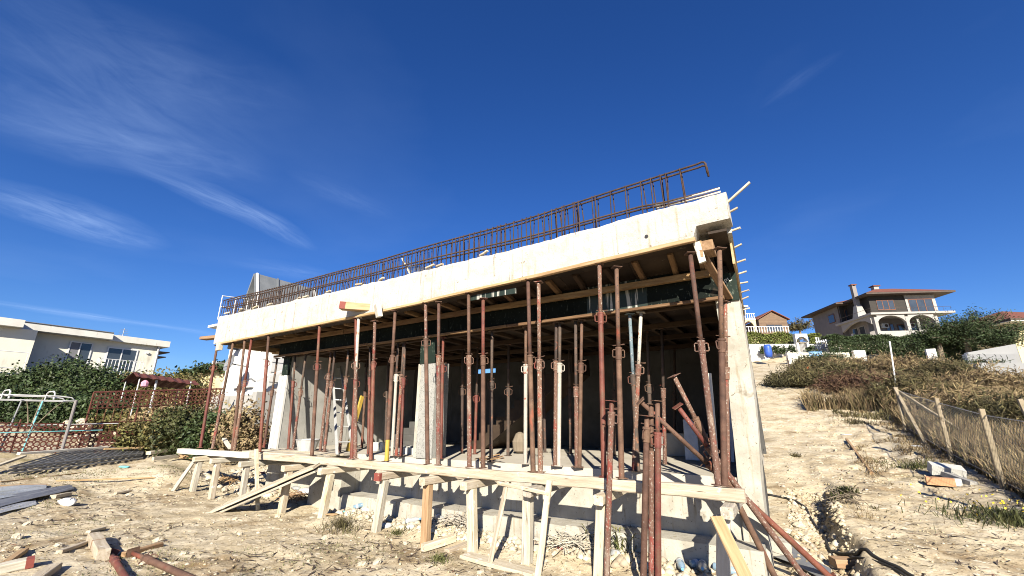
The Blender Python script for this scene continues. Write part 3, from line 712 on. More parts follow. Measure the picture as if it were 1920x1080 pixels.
# (head px, foot px, collar py, row, outer, inner): rows f = under the front beam, i = under the inner beam, r = room
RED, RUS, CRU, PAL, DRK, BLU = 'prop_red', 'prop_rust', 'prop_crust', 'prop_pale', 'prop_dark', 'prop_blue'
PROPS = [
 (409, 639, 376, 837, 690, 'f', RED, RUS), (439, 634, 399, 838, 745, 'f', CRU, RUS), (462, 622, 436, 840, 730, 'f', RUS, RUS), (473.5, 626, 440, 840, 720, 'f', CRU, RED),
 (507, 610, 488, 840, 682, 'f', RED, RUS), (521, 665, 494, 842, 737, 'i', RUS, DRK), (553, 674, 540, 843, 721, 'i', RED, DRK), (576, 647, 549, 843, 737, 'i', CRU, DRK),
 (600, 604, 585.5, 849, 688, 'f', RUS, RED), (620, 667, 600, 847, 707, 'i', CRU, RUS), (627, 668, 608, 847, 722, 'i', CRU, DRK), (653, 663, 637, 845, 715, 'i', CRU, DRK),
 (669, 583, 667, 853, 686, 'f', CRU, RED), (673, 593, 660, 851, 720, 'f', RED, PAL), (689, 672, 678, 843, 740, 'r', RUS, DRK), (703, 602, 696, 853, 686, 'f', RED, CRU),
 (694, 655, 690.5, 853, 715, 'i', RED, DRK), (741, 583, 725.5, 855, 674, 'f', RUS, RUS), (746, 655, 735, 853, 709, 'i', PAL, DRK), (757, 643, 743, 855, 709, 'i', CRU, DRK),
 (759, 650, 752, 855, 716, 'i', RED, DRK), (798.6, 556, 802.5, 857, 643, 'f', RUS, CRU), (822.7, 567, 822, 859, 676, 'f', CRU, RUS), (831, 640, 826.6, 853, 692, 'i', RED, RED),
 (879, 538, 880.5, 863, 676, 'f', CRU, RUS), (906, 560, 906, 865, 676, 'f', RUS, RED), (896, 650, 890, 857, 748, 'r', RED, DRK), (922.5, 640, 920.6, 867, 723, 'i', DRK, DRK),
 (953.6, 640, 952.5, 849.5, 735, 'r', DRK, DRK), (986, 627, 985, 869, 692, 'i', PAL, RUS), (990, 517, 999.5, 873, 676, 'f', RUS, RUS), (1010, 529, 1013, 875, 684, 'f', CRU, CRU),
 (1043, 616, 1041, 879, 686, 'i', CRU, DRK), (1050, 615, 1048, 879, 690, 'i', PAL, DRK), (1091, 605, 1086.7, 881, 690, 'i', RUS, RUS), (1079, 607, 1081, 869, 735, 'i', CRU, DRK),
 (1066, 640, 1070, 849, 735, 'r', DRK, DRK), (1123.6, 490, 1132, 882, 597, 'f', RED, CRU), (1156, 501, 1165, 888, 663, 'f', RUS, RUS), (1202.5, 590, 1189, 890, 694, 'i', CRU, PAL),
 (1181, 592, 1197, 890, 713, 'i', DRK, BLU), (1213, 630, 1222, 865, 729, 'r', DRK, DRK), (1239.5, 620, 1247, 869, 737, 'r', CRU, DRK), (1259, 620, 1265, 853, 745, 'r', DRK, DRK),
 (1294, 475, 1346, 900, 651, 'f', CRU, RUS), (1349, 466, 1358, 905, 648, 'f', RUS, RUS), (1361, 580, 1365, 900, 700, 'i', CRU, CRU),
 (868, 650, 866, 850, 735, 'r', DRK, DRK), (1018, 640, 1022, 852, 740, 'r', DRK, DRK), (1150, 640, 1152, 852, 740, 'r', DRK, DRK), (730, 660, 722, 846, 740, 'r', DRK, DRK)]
CN = {RED: 'flaking red', RUS: 'brown rusty', CRU: 'cement-splashed rusty', PAL: 'cement-whitened', DRK: 'dark brown', BLU: 'bluish'}
ROWN = {'f': 'standing under the front beam', 'i': 'standing under the inner beam', 'r': 'standing inside the dark room'}
cnt = {'f': 0, 'i': 0, 'r': 0}
rows = {k: sorted([q for q in PROPS if q[5] == k], key=lambda q: q[2]) for k in 'fir'}
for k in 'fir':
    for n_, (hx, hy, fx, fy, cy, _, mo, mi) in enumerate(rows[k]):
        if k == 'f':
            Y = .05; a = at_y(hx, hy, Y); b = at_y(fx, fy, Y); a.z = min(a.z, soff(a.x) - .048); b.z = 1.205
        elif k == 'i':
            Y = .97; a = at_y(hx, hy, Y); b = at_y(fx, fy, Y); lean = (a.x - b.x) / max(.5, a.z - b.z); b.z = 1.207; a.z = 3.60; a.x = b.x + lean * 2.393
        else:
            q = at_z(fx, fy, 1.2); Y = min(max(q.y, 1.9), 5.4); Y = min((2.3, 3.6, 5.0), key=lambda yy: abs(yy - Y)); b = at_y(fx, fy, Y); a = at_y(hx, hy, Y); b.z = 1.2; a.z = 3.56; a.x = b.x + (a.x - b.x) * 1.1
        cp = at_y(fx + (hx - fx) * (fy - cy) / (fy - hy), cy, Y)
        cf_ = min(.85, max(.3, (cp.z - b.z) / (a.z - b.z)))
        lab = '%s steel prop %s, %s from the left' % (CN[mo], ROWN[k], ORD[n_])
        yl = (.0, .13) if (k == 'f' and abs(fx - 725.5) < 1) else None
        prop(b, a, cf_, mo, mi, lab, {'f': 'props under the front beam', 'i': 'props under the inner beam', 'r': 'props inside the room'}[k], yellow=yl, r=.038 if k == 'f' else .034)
# loose props leaning at the front right
LP = [((1147, 751), (1137, 1095), -.30, 785, CRU, RED, 'cement-whitened and red prop standing alone in front of the timber walkway'),
      ((1213, 779), (1206, 1105), -.42, 815, RUS, RUS, 'brown rusty prop, leftmost and shortest of the three upright in front of the walkway'),
      ((1221, 757), (1222, 1108), -.36, 860, CRU, RUS, 'cement-splashed prop, middle of the three upright in front of the walkway'),
      ((1233, 751), (1234, 1110), -.40, 825, RED, RUS, 'red prop, rightmost of the three upright in front of the walkway')]
for (h, f_, Y, cy, mo, mi, lab) in LP:
    a = at_y(*h, Y); b = at_y(*f_, Y); g_ = gz(b.x, Y) + .01; k = (g_ - b.z) / (a.z - b.z); b = b + (a - b) * k
    cp = at_y(h[0], cy, Y)
    prop(b, a, (cp.z - b.z) / (a.z - b.z), mo, mi, lab, 'loose props at the right', r=.036)
def lean_prop(h, Yh, f_, cfr, mo, mi, lab):
    a = at_y(*h, Yh); b = on_ground(*f_); b.z += .03
    prop(b, a, cfr, mo, mi, lab, 'loose props at the right')
lean_prop((1200, 752), -.13, (1562, 1092), .60, RED, RUS, 'long red prop leaning lowest across the right end of the walkway')
lean_prop((1263, 704), .10, (1456, 1092), .74, RUS, CRU, 'brown prop leaning steepest against the right end of the walkway')
lean_prop((1270, 761), .05, (1512, 1092), .72, CRU, RED, 'splashed prop leaning between two others at the right end of the walkway')
def lying(p0, p1, mo, lab, cf=.6, dz=.04):
    a, b = on_ground(*p0), on_ground(*p1); a.z += dz; b.z += dz
    prop(b, a, cf, mo, mo, lab, 'props lying at the front left')
lying((206, 1046), (262, 1140), RED, 'red prop lying on the ground beside a pale timber block', .8)
lying((248, 1044), (420, 1120), RUS, 'rusty prop with flanged end lying at the bottom left', .8)

# ------------------------------------------------------------------ timber walkway and trestles in front of the building
a0, a1 = at_y(556, 850, -.02), at_y(1394, 914, -.02)
timber('walkway_timber', (a0.x, .015, 1.13), (a1.x, .015, 1.125), .12, .14, 'wood_pale', label='long pale squared timber running along the foot of the front props', cat='timber', wob=.008, ch=.012)
timber('walkway_timber', (-13.95, -.02, 1.10), (-10.25, -.02, 1.125), .14, .13, 'wood_white', label='whitish timber beam lying on the trestles left of the building', cat='timber', wob=.008)
timber('walkway_timber', (-10.6, .06, 1.10), (-8.05, .02, 1.135), .12, .12, 'wood_pale', label='brownish timber bridging the whitish beam and the long front timber', cat='timber')
WD = thing('walkway_deck', 'rough boarded deck bridging to the floor slab near the left wall', 'deck', (0, 0, 0))
for i in range(5):
    y = .20 + i * .175
    for (xa, xb) in [(-10.9, -8.0)]:
        timber('plank', (xa + rng.uniform(-.1, 0), y, 1.178 + rng.uniform(-.004, .002)), (xb - .01, y, 1.178), .165, .04, rng.choice(['wood_grey', 'wood_pale']), WD)
# cross bearers under the walkway
BE = [(372, 856, .0), (403, 862, .0), (460, 866, .0), (540, 869, .0), (612, 868, .0), (716, 877, .0), (800, 885, .0), (878, 890, .0), (996, 902, .0), (1127, 912, 0.), (1362, 937, .0)]
BL = ['leftmost, below the whitish beam', 'second from the left, below the whitish beam', 'third from the left, below the whitish beam', 'just left of the plank ramp', 'above the top of the plank ramp',
      'with a red painted end', 'above the orange-brown post', 'left of the thin cross brace', 'behind the thin cross brace', 'behind the lone red and white prop', 'at the right end of the walkway']
PO = [(372, 362, 915), (405, 397, 928), (461, 456, 922), (541, 527, 958), (620, 601, 978), (722, 703, 994), (803, 797, 1010), (884, 886, 1031), (990, 988, 1061), (1128, 1123, 1090), (1356, 1352, 1092)]
pn = ['beside a slanting brace, leftmost under the walkway', 'second from the left, under the whitish beam', 'third from the left, behind a thin upright slat', 'at the left edge of the plank ramp', 'in front of the plank ramp',
      'under the red painted bearer end', 'under the middle of the long timber, orange brown', 'left of the two thin slanting slats', 'between the two thin slanting slats', 'directly behind the lone red and white prop', 'beside the leaning orange board at the right end']
for i, ((bx, by, _), (tx, fx, fy)) in enumerate(zip(BE, PO)):
    c = at_y(bx, by, -.22)
    zt = 1.05 if i > 3 else 1.03
    fr = -.30 - .05 * rng.random()
    lab = 'short timber bearer under the walkway ' + BL[i]
    o = timber('walkway_bearer', (c.x, fr, zt - .065), (c.x + rng.uniform(-.05, .05), .995 if i > 3 else 1.02, zt - .068), .13, .12, 'wood_pale' if i not in (1, 2, 8, 10) else 'wood_grey', label=lab, cat='timber', group='bearers under the walkway', ch=.015)
    if i == 5:
        m = MB().box(-.004, .05, -.068, .068, -.063, .063)
        link('painted_end', m.mesh('painted_end'), 'paint_red', o)
    p = at_y(tx, fy - 5, -.16); q = at_y(fx, fy, -.16)
    topx = at_y(tx, by + 20, -.16).x
    g_ = gz(q.x, -.16) - .03
    timber('trestle_post', (q.x, -.16 + rng.uniform(-.02, .02), g_), (topx, -.16, zt - .125), .13 if i not in (2,) else .10, .12, ['wood_grey', 'wood_pale', 'wood_grey', 'wood_pale', 'wood_pale', 'wood_grey', 'wood_orange', 'wood_pale', 'wood_grey', 'wood_pale', 'wood_white'][i],
           label='squared timber post ' + pn[i], cat='timber post', group='posts under the walkway', ch=.012)
# thin slats, brace and boards
def slat(p0, p1, Y0, Y1, wd, ht, mat, label, name='timber_batten', ground=False):
    a, b = at_y(*p0, Y0), at_y(*p1, Y1)
    if ground: b.z = gz(b.x, b.y) - .01
    timber(name, a, b, wd, ht, mat, label=label, cat='timber slat', roll=rng.uniform(-.1, .1))
slat((366, 862), (326, 910), -.25, -.45, .05, .09, 'wood_grey', 'short slanting timber brace at the leftmost trestle', ground=True)
slat((481, 842), (490, 912), -.22, -.26, .08, .03, 'wood_pale', 'thin upright slat nailed to the whitish beam end', ground=True)
slat((951, 903), (916, 1060), -.32, -.55, .085, .035, 'wood_pale', 'thin slanting slat left of the cross brace', ground=True)
slat((1030, 900), (1008, 1092), -.32, -.55, .085, .035, 'wood_pale', 'thin slanting slat right of the cross brace', ground=True)
slat((933, 906), (1030, 926), -.36, -.36, .035, .05, 'wood_pale', 'thin horizontal cross brace nailed over two slats')
slat((1344, 968), (1436, 1100), -.42, -.75, .16, .03, 'wood_orange', 'wide orange board leaning at the right end of the walkway', ground=True)
slat((1328, 700), (1346, 905), .40, .30, .07, .05, 'wood_white', 'whitish timber leaning behind the props at the right end')
slat((420, 823), (432, 840), .5, .15, .10, .05, 'wood_white', 'short whitish board end sticking up by the left props')
a = on_ground(872, 1046); b = on_ground(1006, 1082)
timber('sill_board', a + Vector((0, 0, .03)), b + Vector((0, 0, .03)), .22, .05, 'wood_pale', label='flat sill board on the ground under the thin slats', cat='board')
a = on_ground(792, 1036); b = on_ground(852, 1016)
timber('timber_block', a + Vector((0, 0, .06)), b + Vector((0, 0, .05)), .11, .10, 'wood_pale', label='timber block lying at the foot of the orange-brown post', cat='timber')
a = on_ground(838, 1038); b = on_ground(880, 1022)
timber('timber_block', a + Vector((0, 0, .03)), b + Vector((0, 0, .03)), .1, .05, 'wood_pale', label='small flat timber lying beside the larger block', cat='timber')
# plank ramp
g0 = on_ground(408, 958); g1 = at_y(602, 872, -.05)
dirn = (g1 - g0).normalized()
side = Vector((0, 0, 1)).cross(dirn).normalized()
for i, (off_, dz, lab) in enumerate([(.13, .09, 'wide pale plank on top of the ramp up to the walkway'), (-.13, .02, 'second plank of the ramp, lying along its right edge'), (-.06, -.05, 'lower plank under the ramp planks')]):
    timber('ramp_plank', g0 + side * off_ + Vector((0, 0, dz)) + dirn * (.25 if i == 2 else 0), g1 + side * off_ + Vector((0, 0, dz - .02)), .25, .045, 'wood_pale' if i != 2 else 'wood_grey', roll=.30, label=lab, cat='plank', group='ramp planks')
# timbers stuck out under the front beam
a = at_y(650, 571, -.15); b = at_y(706, 580, .0)
o = timber('beam_timber', (a.x, -.28, a.z - .06), (a.x + .85, .30, a.z - .13), .20, .15, 'wood_orange', label='thick orange timber jutting from under the middle of the front beam', cat='timber')
link('painted_end', MB().box(-.005, .12, -.102, .102, -.077, .077).mesh('painted_end'), 'paint_red', o)
a = at_y(712, 578, -.05)
timber('timber_bracket', (a.x, -.12, a.z + .06), (a.x + .03, -.06, a.z - .19), .18, .10, 'wood_white', label='whitish timber block beside the thick jutting timber', cat='timber')
a = at_y(394, 631, .15)
timber('beam_timber', (a.x - .35, .12, a.z - .03), (a.x + .55, .2, a.z - .06), .22, .09, 'wood_brown', label='dark timber sticking out at the left end of the front beam', cat='timber')
timber('timber_bracket', (-12.95, .0, 4.02), (-12.95, .02, 3.82), .2, .1, 'wood_pale', label='pale timber block under the left end of the front beam', cat='timber')
timber('end_joist', (-12.9, .3, 4.0), (-12.6, 6, 3.98), .12, .14, 'wood_brown', label='long timber joist along the left edge of the overhang', cat='timber')
for y in (1.6, 2.8):
    timber('end_joist', (-13.0, y, 3.96), (-11.3, y, 3.72), .09, .1, 'wood_orange', label='timber joist between the overhang edge and the left wall, %s one' % ('nearer' if y < 2 else 'farther'), cat='timber')

# ------------------------------------------------------------------ inside the room
def ladder(name, b0, b1, t0, t1, n, label):
    t = thing(name, label, 'ladder', b0)
    for (a, b) in ((b0, t0), (b1, t1)): timber('rail', a, b, .06, .025, 'alu', t, ch=.003, wob=0)
    for i in range(n):
        k = (i + .7) / n; p = Vector(b0).lerp(Vector(t0), k); q = Vector(b1).lerp(Vector(t1), k)
        MB().tube(p, q, .015, n=8).build('rung', 'alu', t, off=b0)
Yl = 2.2
ladder('aluminium_ladder', at_z(632, 852, 1.2), at_z(662, 850, 1.2), at_y(622, 655, 3.2), at_y(634, 655, 3.2), 9, 'aluminium ladder leaning against the left wall inside the room')
ladder('aluminium_ladder', (-.42, 3.3, 1.2), (-.1, 3.6, 1.2), (-.22, 3.8, 3.7), (-.08, 4.1, 3.7), 9, 'aluminium ladder leaning in the dark right corner of the room')
def in_room(px, py): return at_z(px, py, 1.2)
p = in_room(652, 846)
timber('yellow_level', p, p + Vector((-.05, .3, 1.3)), .05, .10, 'paint_yellow', label='yellow board leaning by the left ladder', cat='board')
t = thing('mortar_tub', 'grey cement-crusted tub on the deck by the left wall', 'tub', in_room(575, 845))
MB().lathe([(.20, 0), (.27, .24), (.285, .25), (.285, .265), (.26, .265), (.19, .03)], 16).build('tub', 'alu', t)
for i, (px, py) in enumerate([(705, 846), (716, 846), (765, 851), (772, 850), (780, 852), (768, 847), (758, 848)]):
    p = in_room(px, py); 
    o = MB().box(-.11, .11, -.08, .08, 0, .2 if i < 2 else .13, .006).build('concrete_block', 'aerated_block'); o.location = p; o.rotation_euler = (0, 0, rng.uniform(-.6, .6))
    tag(o, ['pale block on the floor, left of a pair by the left props', 'pale block on the floor, right of a pair by the left props', 'leftmost pale block of the heap by the middle column', 'pale block lying in the heap by the middle column', 'rightmost pale block of the heap by the middle column', 'rear pale block of the heap by the middle column', 'smallest pale block of the heap by the middle column'][i], 'block', 'blocks on the floor')
p = Vector((-1.5, 4.3, 1.2))
o = MB().box(-.6, .6, -.25, .25, 0, .45, .01).build('insulation_stack', 'concrete_mid'); o.location = p; tag(o, 'white block of insulation boards in the dark right part of the room', 'insulation')
a = at_y(1266, 770, 1.8); 
o = MB().box(-.12, .12, -.02, .02, 0, .75, .01).build('white_board', 'alu'); o.location = (-1.1, 3.3, 1.2); o.rotation_euler = (R(-10), 0, 0); tag(o, 'pale upright board behind the leaning props', 'board')
for i, (px, py) in enumerate([(905, 866), (915, 868), (925, 866), (935, 864)]):
    p = in_room(px, py)
    timber('floor_stick', p + Vector((-.25, .1, .03)), p + Vector((.3, rng.uniform(-.3, .1), .05 + .12 * rng.random())), .03, .02, 'wood_brown', label='thin broken stick on the floor between the middle props', cat='stick', group='sticks on the floor')
p = in_room(975, 850)
o = MB().lathe([(.05, 0), (.16, .05), (.18, .25), (.10, .42), (.03, .46)], 9).build('cement_bag', 'bark'); o.location = p; tag(o, 'slumped dull sack on the floor behind the middle props', 'sack')

# ------------------------------------------------------------------ left: white flat-roofed house
HX = -37.0
H = thing('white_house', 'cream white flat-roofed house above the hedge on the left', 'house', (HX, 3, 2.4))
def hp(name, mat, x0, x1, y0, y1, z0, z1, parent=None, off=(HX, 3, 2.4)):
    return MB().box(x0, x1, y0, y1, z0, z1).build(name, mat, parent or H, off=off)
hp('wall', 'cream_wall', HX - 9, HX, .25, 6.62, 1.5, 6.9)
hp('wall', 'cream_wall', HX - 9, HX + 1.2, -7, .247, 1.5, 6.86)
hp('roof_fascia', 'fascia', HX - 9.5, HX + .75, -.45, 3.72, 6.905, 7.33)
hp('roof_fascia', 'fascia', HX - 9.5, HX + .30, 3.724, 7.05, 6.88, 7.29)
hp('roof_fascia', 'fascia', HX - 9.5, HX + 1.75, -7.3, -.455, 6.865, 7.28)
for i, z in enumerate((6.55, 6.2)):
    hp('side_canopy', 'eave_dark', HX - 3, HX - .3, 6.63, 7.35 - .15 * i, z, z + .06)
def window(parent, off, X, y0, y1, z0, z1, nm='window', panes=2, shut=()):
    fr = MB()
    t = .07
    fr.box(X, X + .05, y0, y1, z1 - t, z1).box(X, X + .05, y0, y1, z0, z0 + t).box(X, X + .05, y0, y0 + t, z0 + t + .001, z1 - t - .001).box(X, X + .05, y1 - t, y1, z0 + t + .001, z1 - t - .001)
    wn_ = fr.build(nm, 'frame_white', parent, off=off)
    wdt = (y1 - y0 - 2 * t) / panes
    for i in range(panes):
        a, b = y0 + t + i * wdt, y0 + t + (i + 1) * wdt
        MB().box(X + .005, X + .02, a + .002, b - (.0 if i == panes - 1 else .06), z0 + t, z1 - t).build('pane', 'shutter' if i in shut else 'glass', wn_, off=off)
        if i < panes - 1: MB().box(X + .004, X + .055, b - .06, b, z0 + t + .001, z1 - t - .001).build('mullion', 'frame_white', wn_, off=off)
    return wn_
O_ = (HX, 3, 2.4)
window(H, O_, HX + .002, 1.95, 3.05, 4.6, 6.62, shut=(0,))
window(H, O_, HX + .002, 3.80, 5.42, 4.2, 6.50)
def railing(name, parent, off, p0, p1, z0, z1, n, mat='frame_white', r=.022):
    g_ = MB(); p0, p1 = Vector(p0), Vector(p1)
    for z in (z0 + .08, z1): g_.tube((p0.x, p0.y, z), (p1.x, p1.y, z), r, n=6)
    rl = g_.build(name, mat, parent, off=off)
    for i in range(n):
        q = p0.lerp(p1, i / (n - 1)); MB().tube((q.x, q.y, z0), (q.x, q.y, z1), r * .8, n=5).build('baluster', mat, rl, off=off)
    return rl
hp('balcony_slab', 'fascia', HX + .001, HX + 1.0, 3.3, 6.9, 4.35, 4.5)
railing('railing', H, O_, (HX + .95, 3.4, 0), (HX + .95, 5.6, 0), 4.5, 5.62, 13)
railing('railing', H, O_, (HX + .3, 3.4, 0), (HX + .95, 3.4, 0), 4.5, 5.62, 4)
railing('railing', H, O_, (HX + 2.2, -6, 0), (HX + 2.2, .0, 0), 4.5, 5.45, 4)
MB().box(HX + .003, HX + .12, 5.85, 6.0, 6.3, 6.42).build('wall_lamp', 'frame_white', H, off=O_)
MB().tube((HX + .08, 6.5, 2.5), (HX + .08, 6.5, 6.86), .05, n=8).build('downpipe', 'frame_white', H, off=O_)
MB().tube((HX + .78, -.4, 7.34), (HX + .78, 3.7, 7.34), .03, n=6).build('roof_flashing', 'galv', H, off=O_)
MB().box(HX + .003, HX + .18, 1.9, 3.1, 4.53, 4.59).build('window_sill', 'fascia', H, off=O_)
an = MB().tube((HX - 3, 5.2, 7.2), (HX - 3, 5.2, 8.3), .025, n=6)
for k in range(5): an.tube((HX - 3, 4.9 + .02 * k, 7.7 + .13 * k), (HX - 3, 5.5 - .02 * k, 7.7 + .13 * k), .012, n=4)
an.build('roof_aerial', 'galv', H, off=O_)

# ------------------------------------------------------------------ left: A-frame house behind the building
AH = thing('aframe_house', 'white A-frame house with steep grey metal roof behind the left end of the building', 'house', (-19, 4, 1.2))
AO = (-19, 4, 1.2)
pk = Vector((-19.0, 3.60, 8.17))
def poly(name, mat, pts, dv, parent=AH, off=AO): return MB().prism(pts, dv).build(name, mat, parent, off=off)
poly('gable', 'white_wall', [(-19.75, 3.75, 3.2), (-18.25, 3.75, 3.2), (-18.35, 3.75, 5.9), (-19.0, 3.75, 8.02), (-19.65, 3.75, 5.9)], (0, .15, 0))
poly('roof_side', 'roof_metal', [(-19.0, 3.45, 8.20), (-19.0, 6.6, 8.20), (-17.9, 6.6, 4.9), (-17.9, 3.45, 4.9)], (.06, 0, .05))
poly('roof_side', 'roof_metal', [(-19.0, 3.45, 8.20), (-19.0, 6.6, 8.20), (-20.1, 6.6, 4.9), (-20.1, 3.45, 4.9)], (-.06, 0, .05))
for i in range(4):
    y = 3.5 + i * .95
    poly('roof_seam', 'frame_white' if i in (0, 3) else 'roof_metal', [(-18.94, y, 8.25), (-18.94, y + .08, 8.25), (-17.84, y + .08, 4.95), (-17.84, y, 4.95)], (.04, 0, .03))
poly('gable_door', 'eave_dark', [(-19.3, 3.72, 5.2), (-18.7, 3.72, 5.2), (-18.8, 3.72, 7.1), (-19.2, 3.72, 7.1)], (0, .025, 0))
MB().box(-20.9, -17.3, 3.9, 9, 2.9, 5.6).build('wall', 'white_wall', AH, off=AO)
for i in range(6): MB().box(-17.295, -17.27, 3.95, 8.8, 3.0 + i * .4, 3.36 + i * .4).build('siding_board', 'white_wall', AH, off=AO)
window(AH, AO, -17.262, 4.7, 5.6, 3.1, 4.0)
poly('porch_rail', 'frame_white', [(-17.0, 3.3, 3.3), (-17.0, 5.3, 4.3), (-17.0, 5.3, 4.4), (-17.0, 3.3, 3.4)], (.06, 0, 0))
MB().box(-21, -16.9, 3.6, 9, .3, 2.88).build('retaining_wall', 'render_grey', AH, off=AO)
MB().box(-16.92, -16.6, 3.2, 9, .3, 2.95).build('retaining_wall', 'render_grey', AH, off=AO)
bl = MB()
for z in (6.45, 6.92): bl.tube((-19.0, 2.36, z), (-19.0, 3.6, z + .12), .022, n=6)
for y in (2.36, 2.9, 3.4): bl.tube((-19.0, y, 5.9), (-19.0, y, 6.95), .02, n=6)
bl.build('balcony_rail', 'frame_white', AH, off=AO)
MB().box(-19.6, -18.9, 2.3, 3.7, 5.6, 5.7).build('balcony_slab', 'white_wall', AH, off=AO)
ds = thing('satellite_dish', 'grey satellite dish on an arm at the corner of the A-frame house', 'dish', at_x(434, 682, -18.2))
dm = MB(); prof = [(.0, 0), (.16, .015), (.30, .06), (.40, .12), (.405, .125), (.30, .075), (.16, .03), (0.001, .015)]
dm.lathe(prof, 16); o = dm.build('dish', 'galv', ds); o.rotation_euler = (R(75), 0, R(-2)); o.scale = (.85, .85, .85)
MB().tube((0, 0, 0), (.8, .3, -.15), .025).build('arm', 'galv', ds); MB().tube((0, -.1, 0), (-.25, -.5, .0), .015).build('feed_arm', 'galv', ds)
MB().box(-.31, -.2, -.58, -.46, -.05, .07).build('feed_head', 'white_paint', ds)

# far tan hillside on the left, with dark scrub
hm_ = MB(); pts = [at_d(px, py, 140) for px, py in [(200, 790), (330, 715), (372, 698), (430, 690), (500, 694), (640, 720), (760, 790)]]
back = Vector((_fw[0], _fw[1], 0)) * 60
hm_.prism([p - Vector((0, 0, 0)) for p in pts], back); tag(hm_.build('far_hill', 'hill_dry'), kind='structure')

g = np.random.default_rng(66); c = []
for px, py, w_ in [(345, 703, 3), (362, 699, 4), (384, 694, 3), (402, 690, 5), (415, 689, 4), (432, 688, 5), (455, 688, 4), (480, 690, 5)]:
    q = at_d(px, py, 139.5); c.append(np.array(q) + g.normal(size=(160, 3)) * np.array([w_ * .5, w_ * .5, .8]))
c = np.concatenate(c); tag(link('far_scrub', leaf_mesh(c, 1.0 + .8 * g.random(len(c)), 'far_scrub', 67), 'leaf_conifer'), 'dark scrub along the crest of the far tan hill', 'scrub', kind='stuff')
# ------------------------------------------------------------------ plants
def shrub(name, label, base, rad, n_cl, per, leaf, lsz, seed, group=None, stems=5, cat='shrub', clr=.3, zc=None, droop=0.0, hollow=.45, aspect=.55, up=0.0):
    base = Vector(base); t = thing(name, label, cat, base, group=group)
    c = (0, 0, rad[2] * .95 if zc is None else zc)
    p = clumps(c, rad, n_cl, per, clr, seed, zmin=.03, hollow=hollow); g = np.random.default_rng(seed + 1)
    link('crown', leaf_mesh(p, lsz * (.6 + .8 * g.random(len(p))), 'crown', seed, droop=droop, aspect=aspect, up=up), leaf, t)
    s = MB()
    r2 = random.Random(seed)
    for i in range(stems):
        a = r2.uniform(0, 6.28); e = Vector((math.cos(a) * rad[0] * .55, math.sin(a) * rad[1] * .55, c[2] + rad[2] * r2.uniform(-.1, .5)))
        m_ = e * .5 + Vector((r2.uniform(-.1, .1), r2.uniform(-.1, .1), .05)); s.path([(0.05 * math.cos(a), .05 * math.sin(a), -.15), m_, e], [.03 * rad[2] + .008, .02 * rad[2] + .006, .006], 5)
    s.build('stem', 'bark', t)
    return t
LB = [(30, 24, (1.9, 1.9, 1.75), 'leaf_dark', 'broad dark green shrub at the far left behind the white pipe frame'),
      (105, 24, (1.8, 1.8, 2.0), 'leaf_dark', 'tall dark green shrub left of the house balcony'),
      (180, 23, (1.8, 1.8, 1.8), 'leaf_dark', 'dark green shrub in front of the house balcony'),
      (245, 24, (1.6, 1.6, 1.5), 'leaf_autumn', 'yellowing shrub behind the rusty pergola roof'),
      (318, 24, (1.5, 1.5, 1.55), 'leaf_autumn', 'olive brown shrub right of the pergola'),
      (60, 19, (1.6, 1.5, 1.3), 'leaf_dark', 'lower dark shrub behind the perforated red fence'),
      (175, 18, (1.4, 1.3, 1.05), 'leaf_dark', 'low dark shrub under the pale pipes of the fence'),
      (15, 17.6, (1.0, .9, .6), 'leaf_dark', 'low dark bush pressed against the perforated sheets at the far left'),
      (85, 17.4, (1.0, .9, .6), 'leaf_dark', 'low dark bush behind the middle of the perforated sheets'),
      (150, 17.4, (1.0, .9, .6), 'leaf_dark', 'low dark bush behind the right end of the perforated sheets'),
      (225, 17.2, (1.0, .9, .6), 'leaf_autumn', 'brownish low bush behind the left half of the rail fence'),
      (300, 17.2, (1.0, .9, .6), 'leaf_dry', 'dry tangled bush behind the middle of the rail fence'),
      (375, 17.0, (.9, .9, .6), 'leaf_dry', 'dry tangled bush behind the right end of the rail fence'),
      (345, 15.6, (.9, .8, .75), 'leaf_mid', 'green leafy shrub in front of the rusty rail fence'),
      (285, 15.4, (.9, .7, .55), 'leaf_autumn', 'brownish low shrub at the foot of the rusty rail fence'),
      (400, 15.5, (.8, .7, .7), 'leaf_dark', 'dark shrub behind the leftmost props'),
      (455, 15.5, (.9, .8, .6), 'leaf_dry', 'dry brown shrub below the grey retaining wall')]
TOPY = [692, 668, 690, 700, 694, 765, 775, 795, 790, 795, 775, 760, 755, 752, 790, 770, 760]
for i, ((px, D, rad, lf, lab), ty) in enumerate(zip(LB, TOPY)):
    p = at_d(px, 785, D); g_ = gz(p.x, p.y); top = at_d(px, ty + (6 if i < 7 else 0), D).z
    h2 = max(.5, (top - g_) / 2)
    shrub('garden_shrub', lab, (p.x, p.y, g_), (rad[0], rad[1], h2 * .93), 260 if i < 7 else 120, 60, lf, .15 if i < 7 else .11, 100 + i * 7, 'garden shrubs on the left', clr=.42 if i < 7 else .25)
# bare sapling
p = at_d(50, 820, 15.0); p.z = gz(p.x, p.y)
sp = MB()
for a, h_, b in [(-.5, 1.5, .2), (.1, 1.3, -.3), (.6, 1.6, .1), (.9, 1.2, .4)]:
    sp.path([(0, 0, -.1), (a * .25, b * .3, h_ * .45), (a * .7, b * .7, h_ * .8), (a, b, h_)], [.025, .02, .014, .006], 5)
o = sp.build('bare_sapling', 'bark'); o.location = p; tag(o, 'bare pale forked sapling in front of the dark hedge', 'sapling')

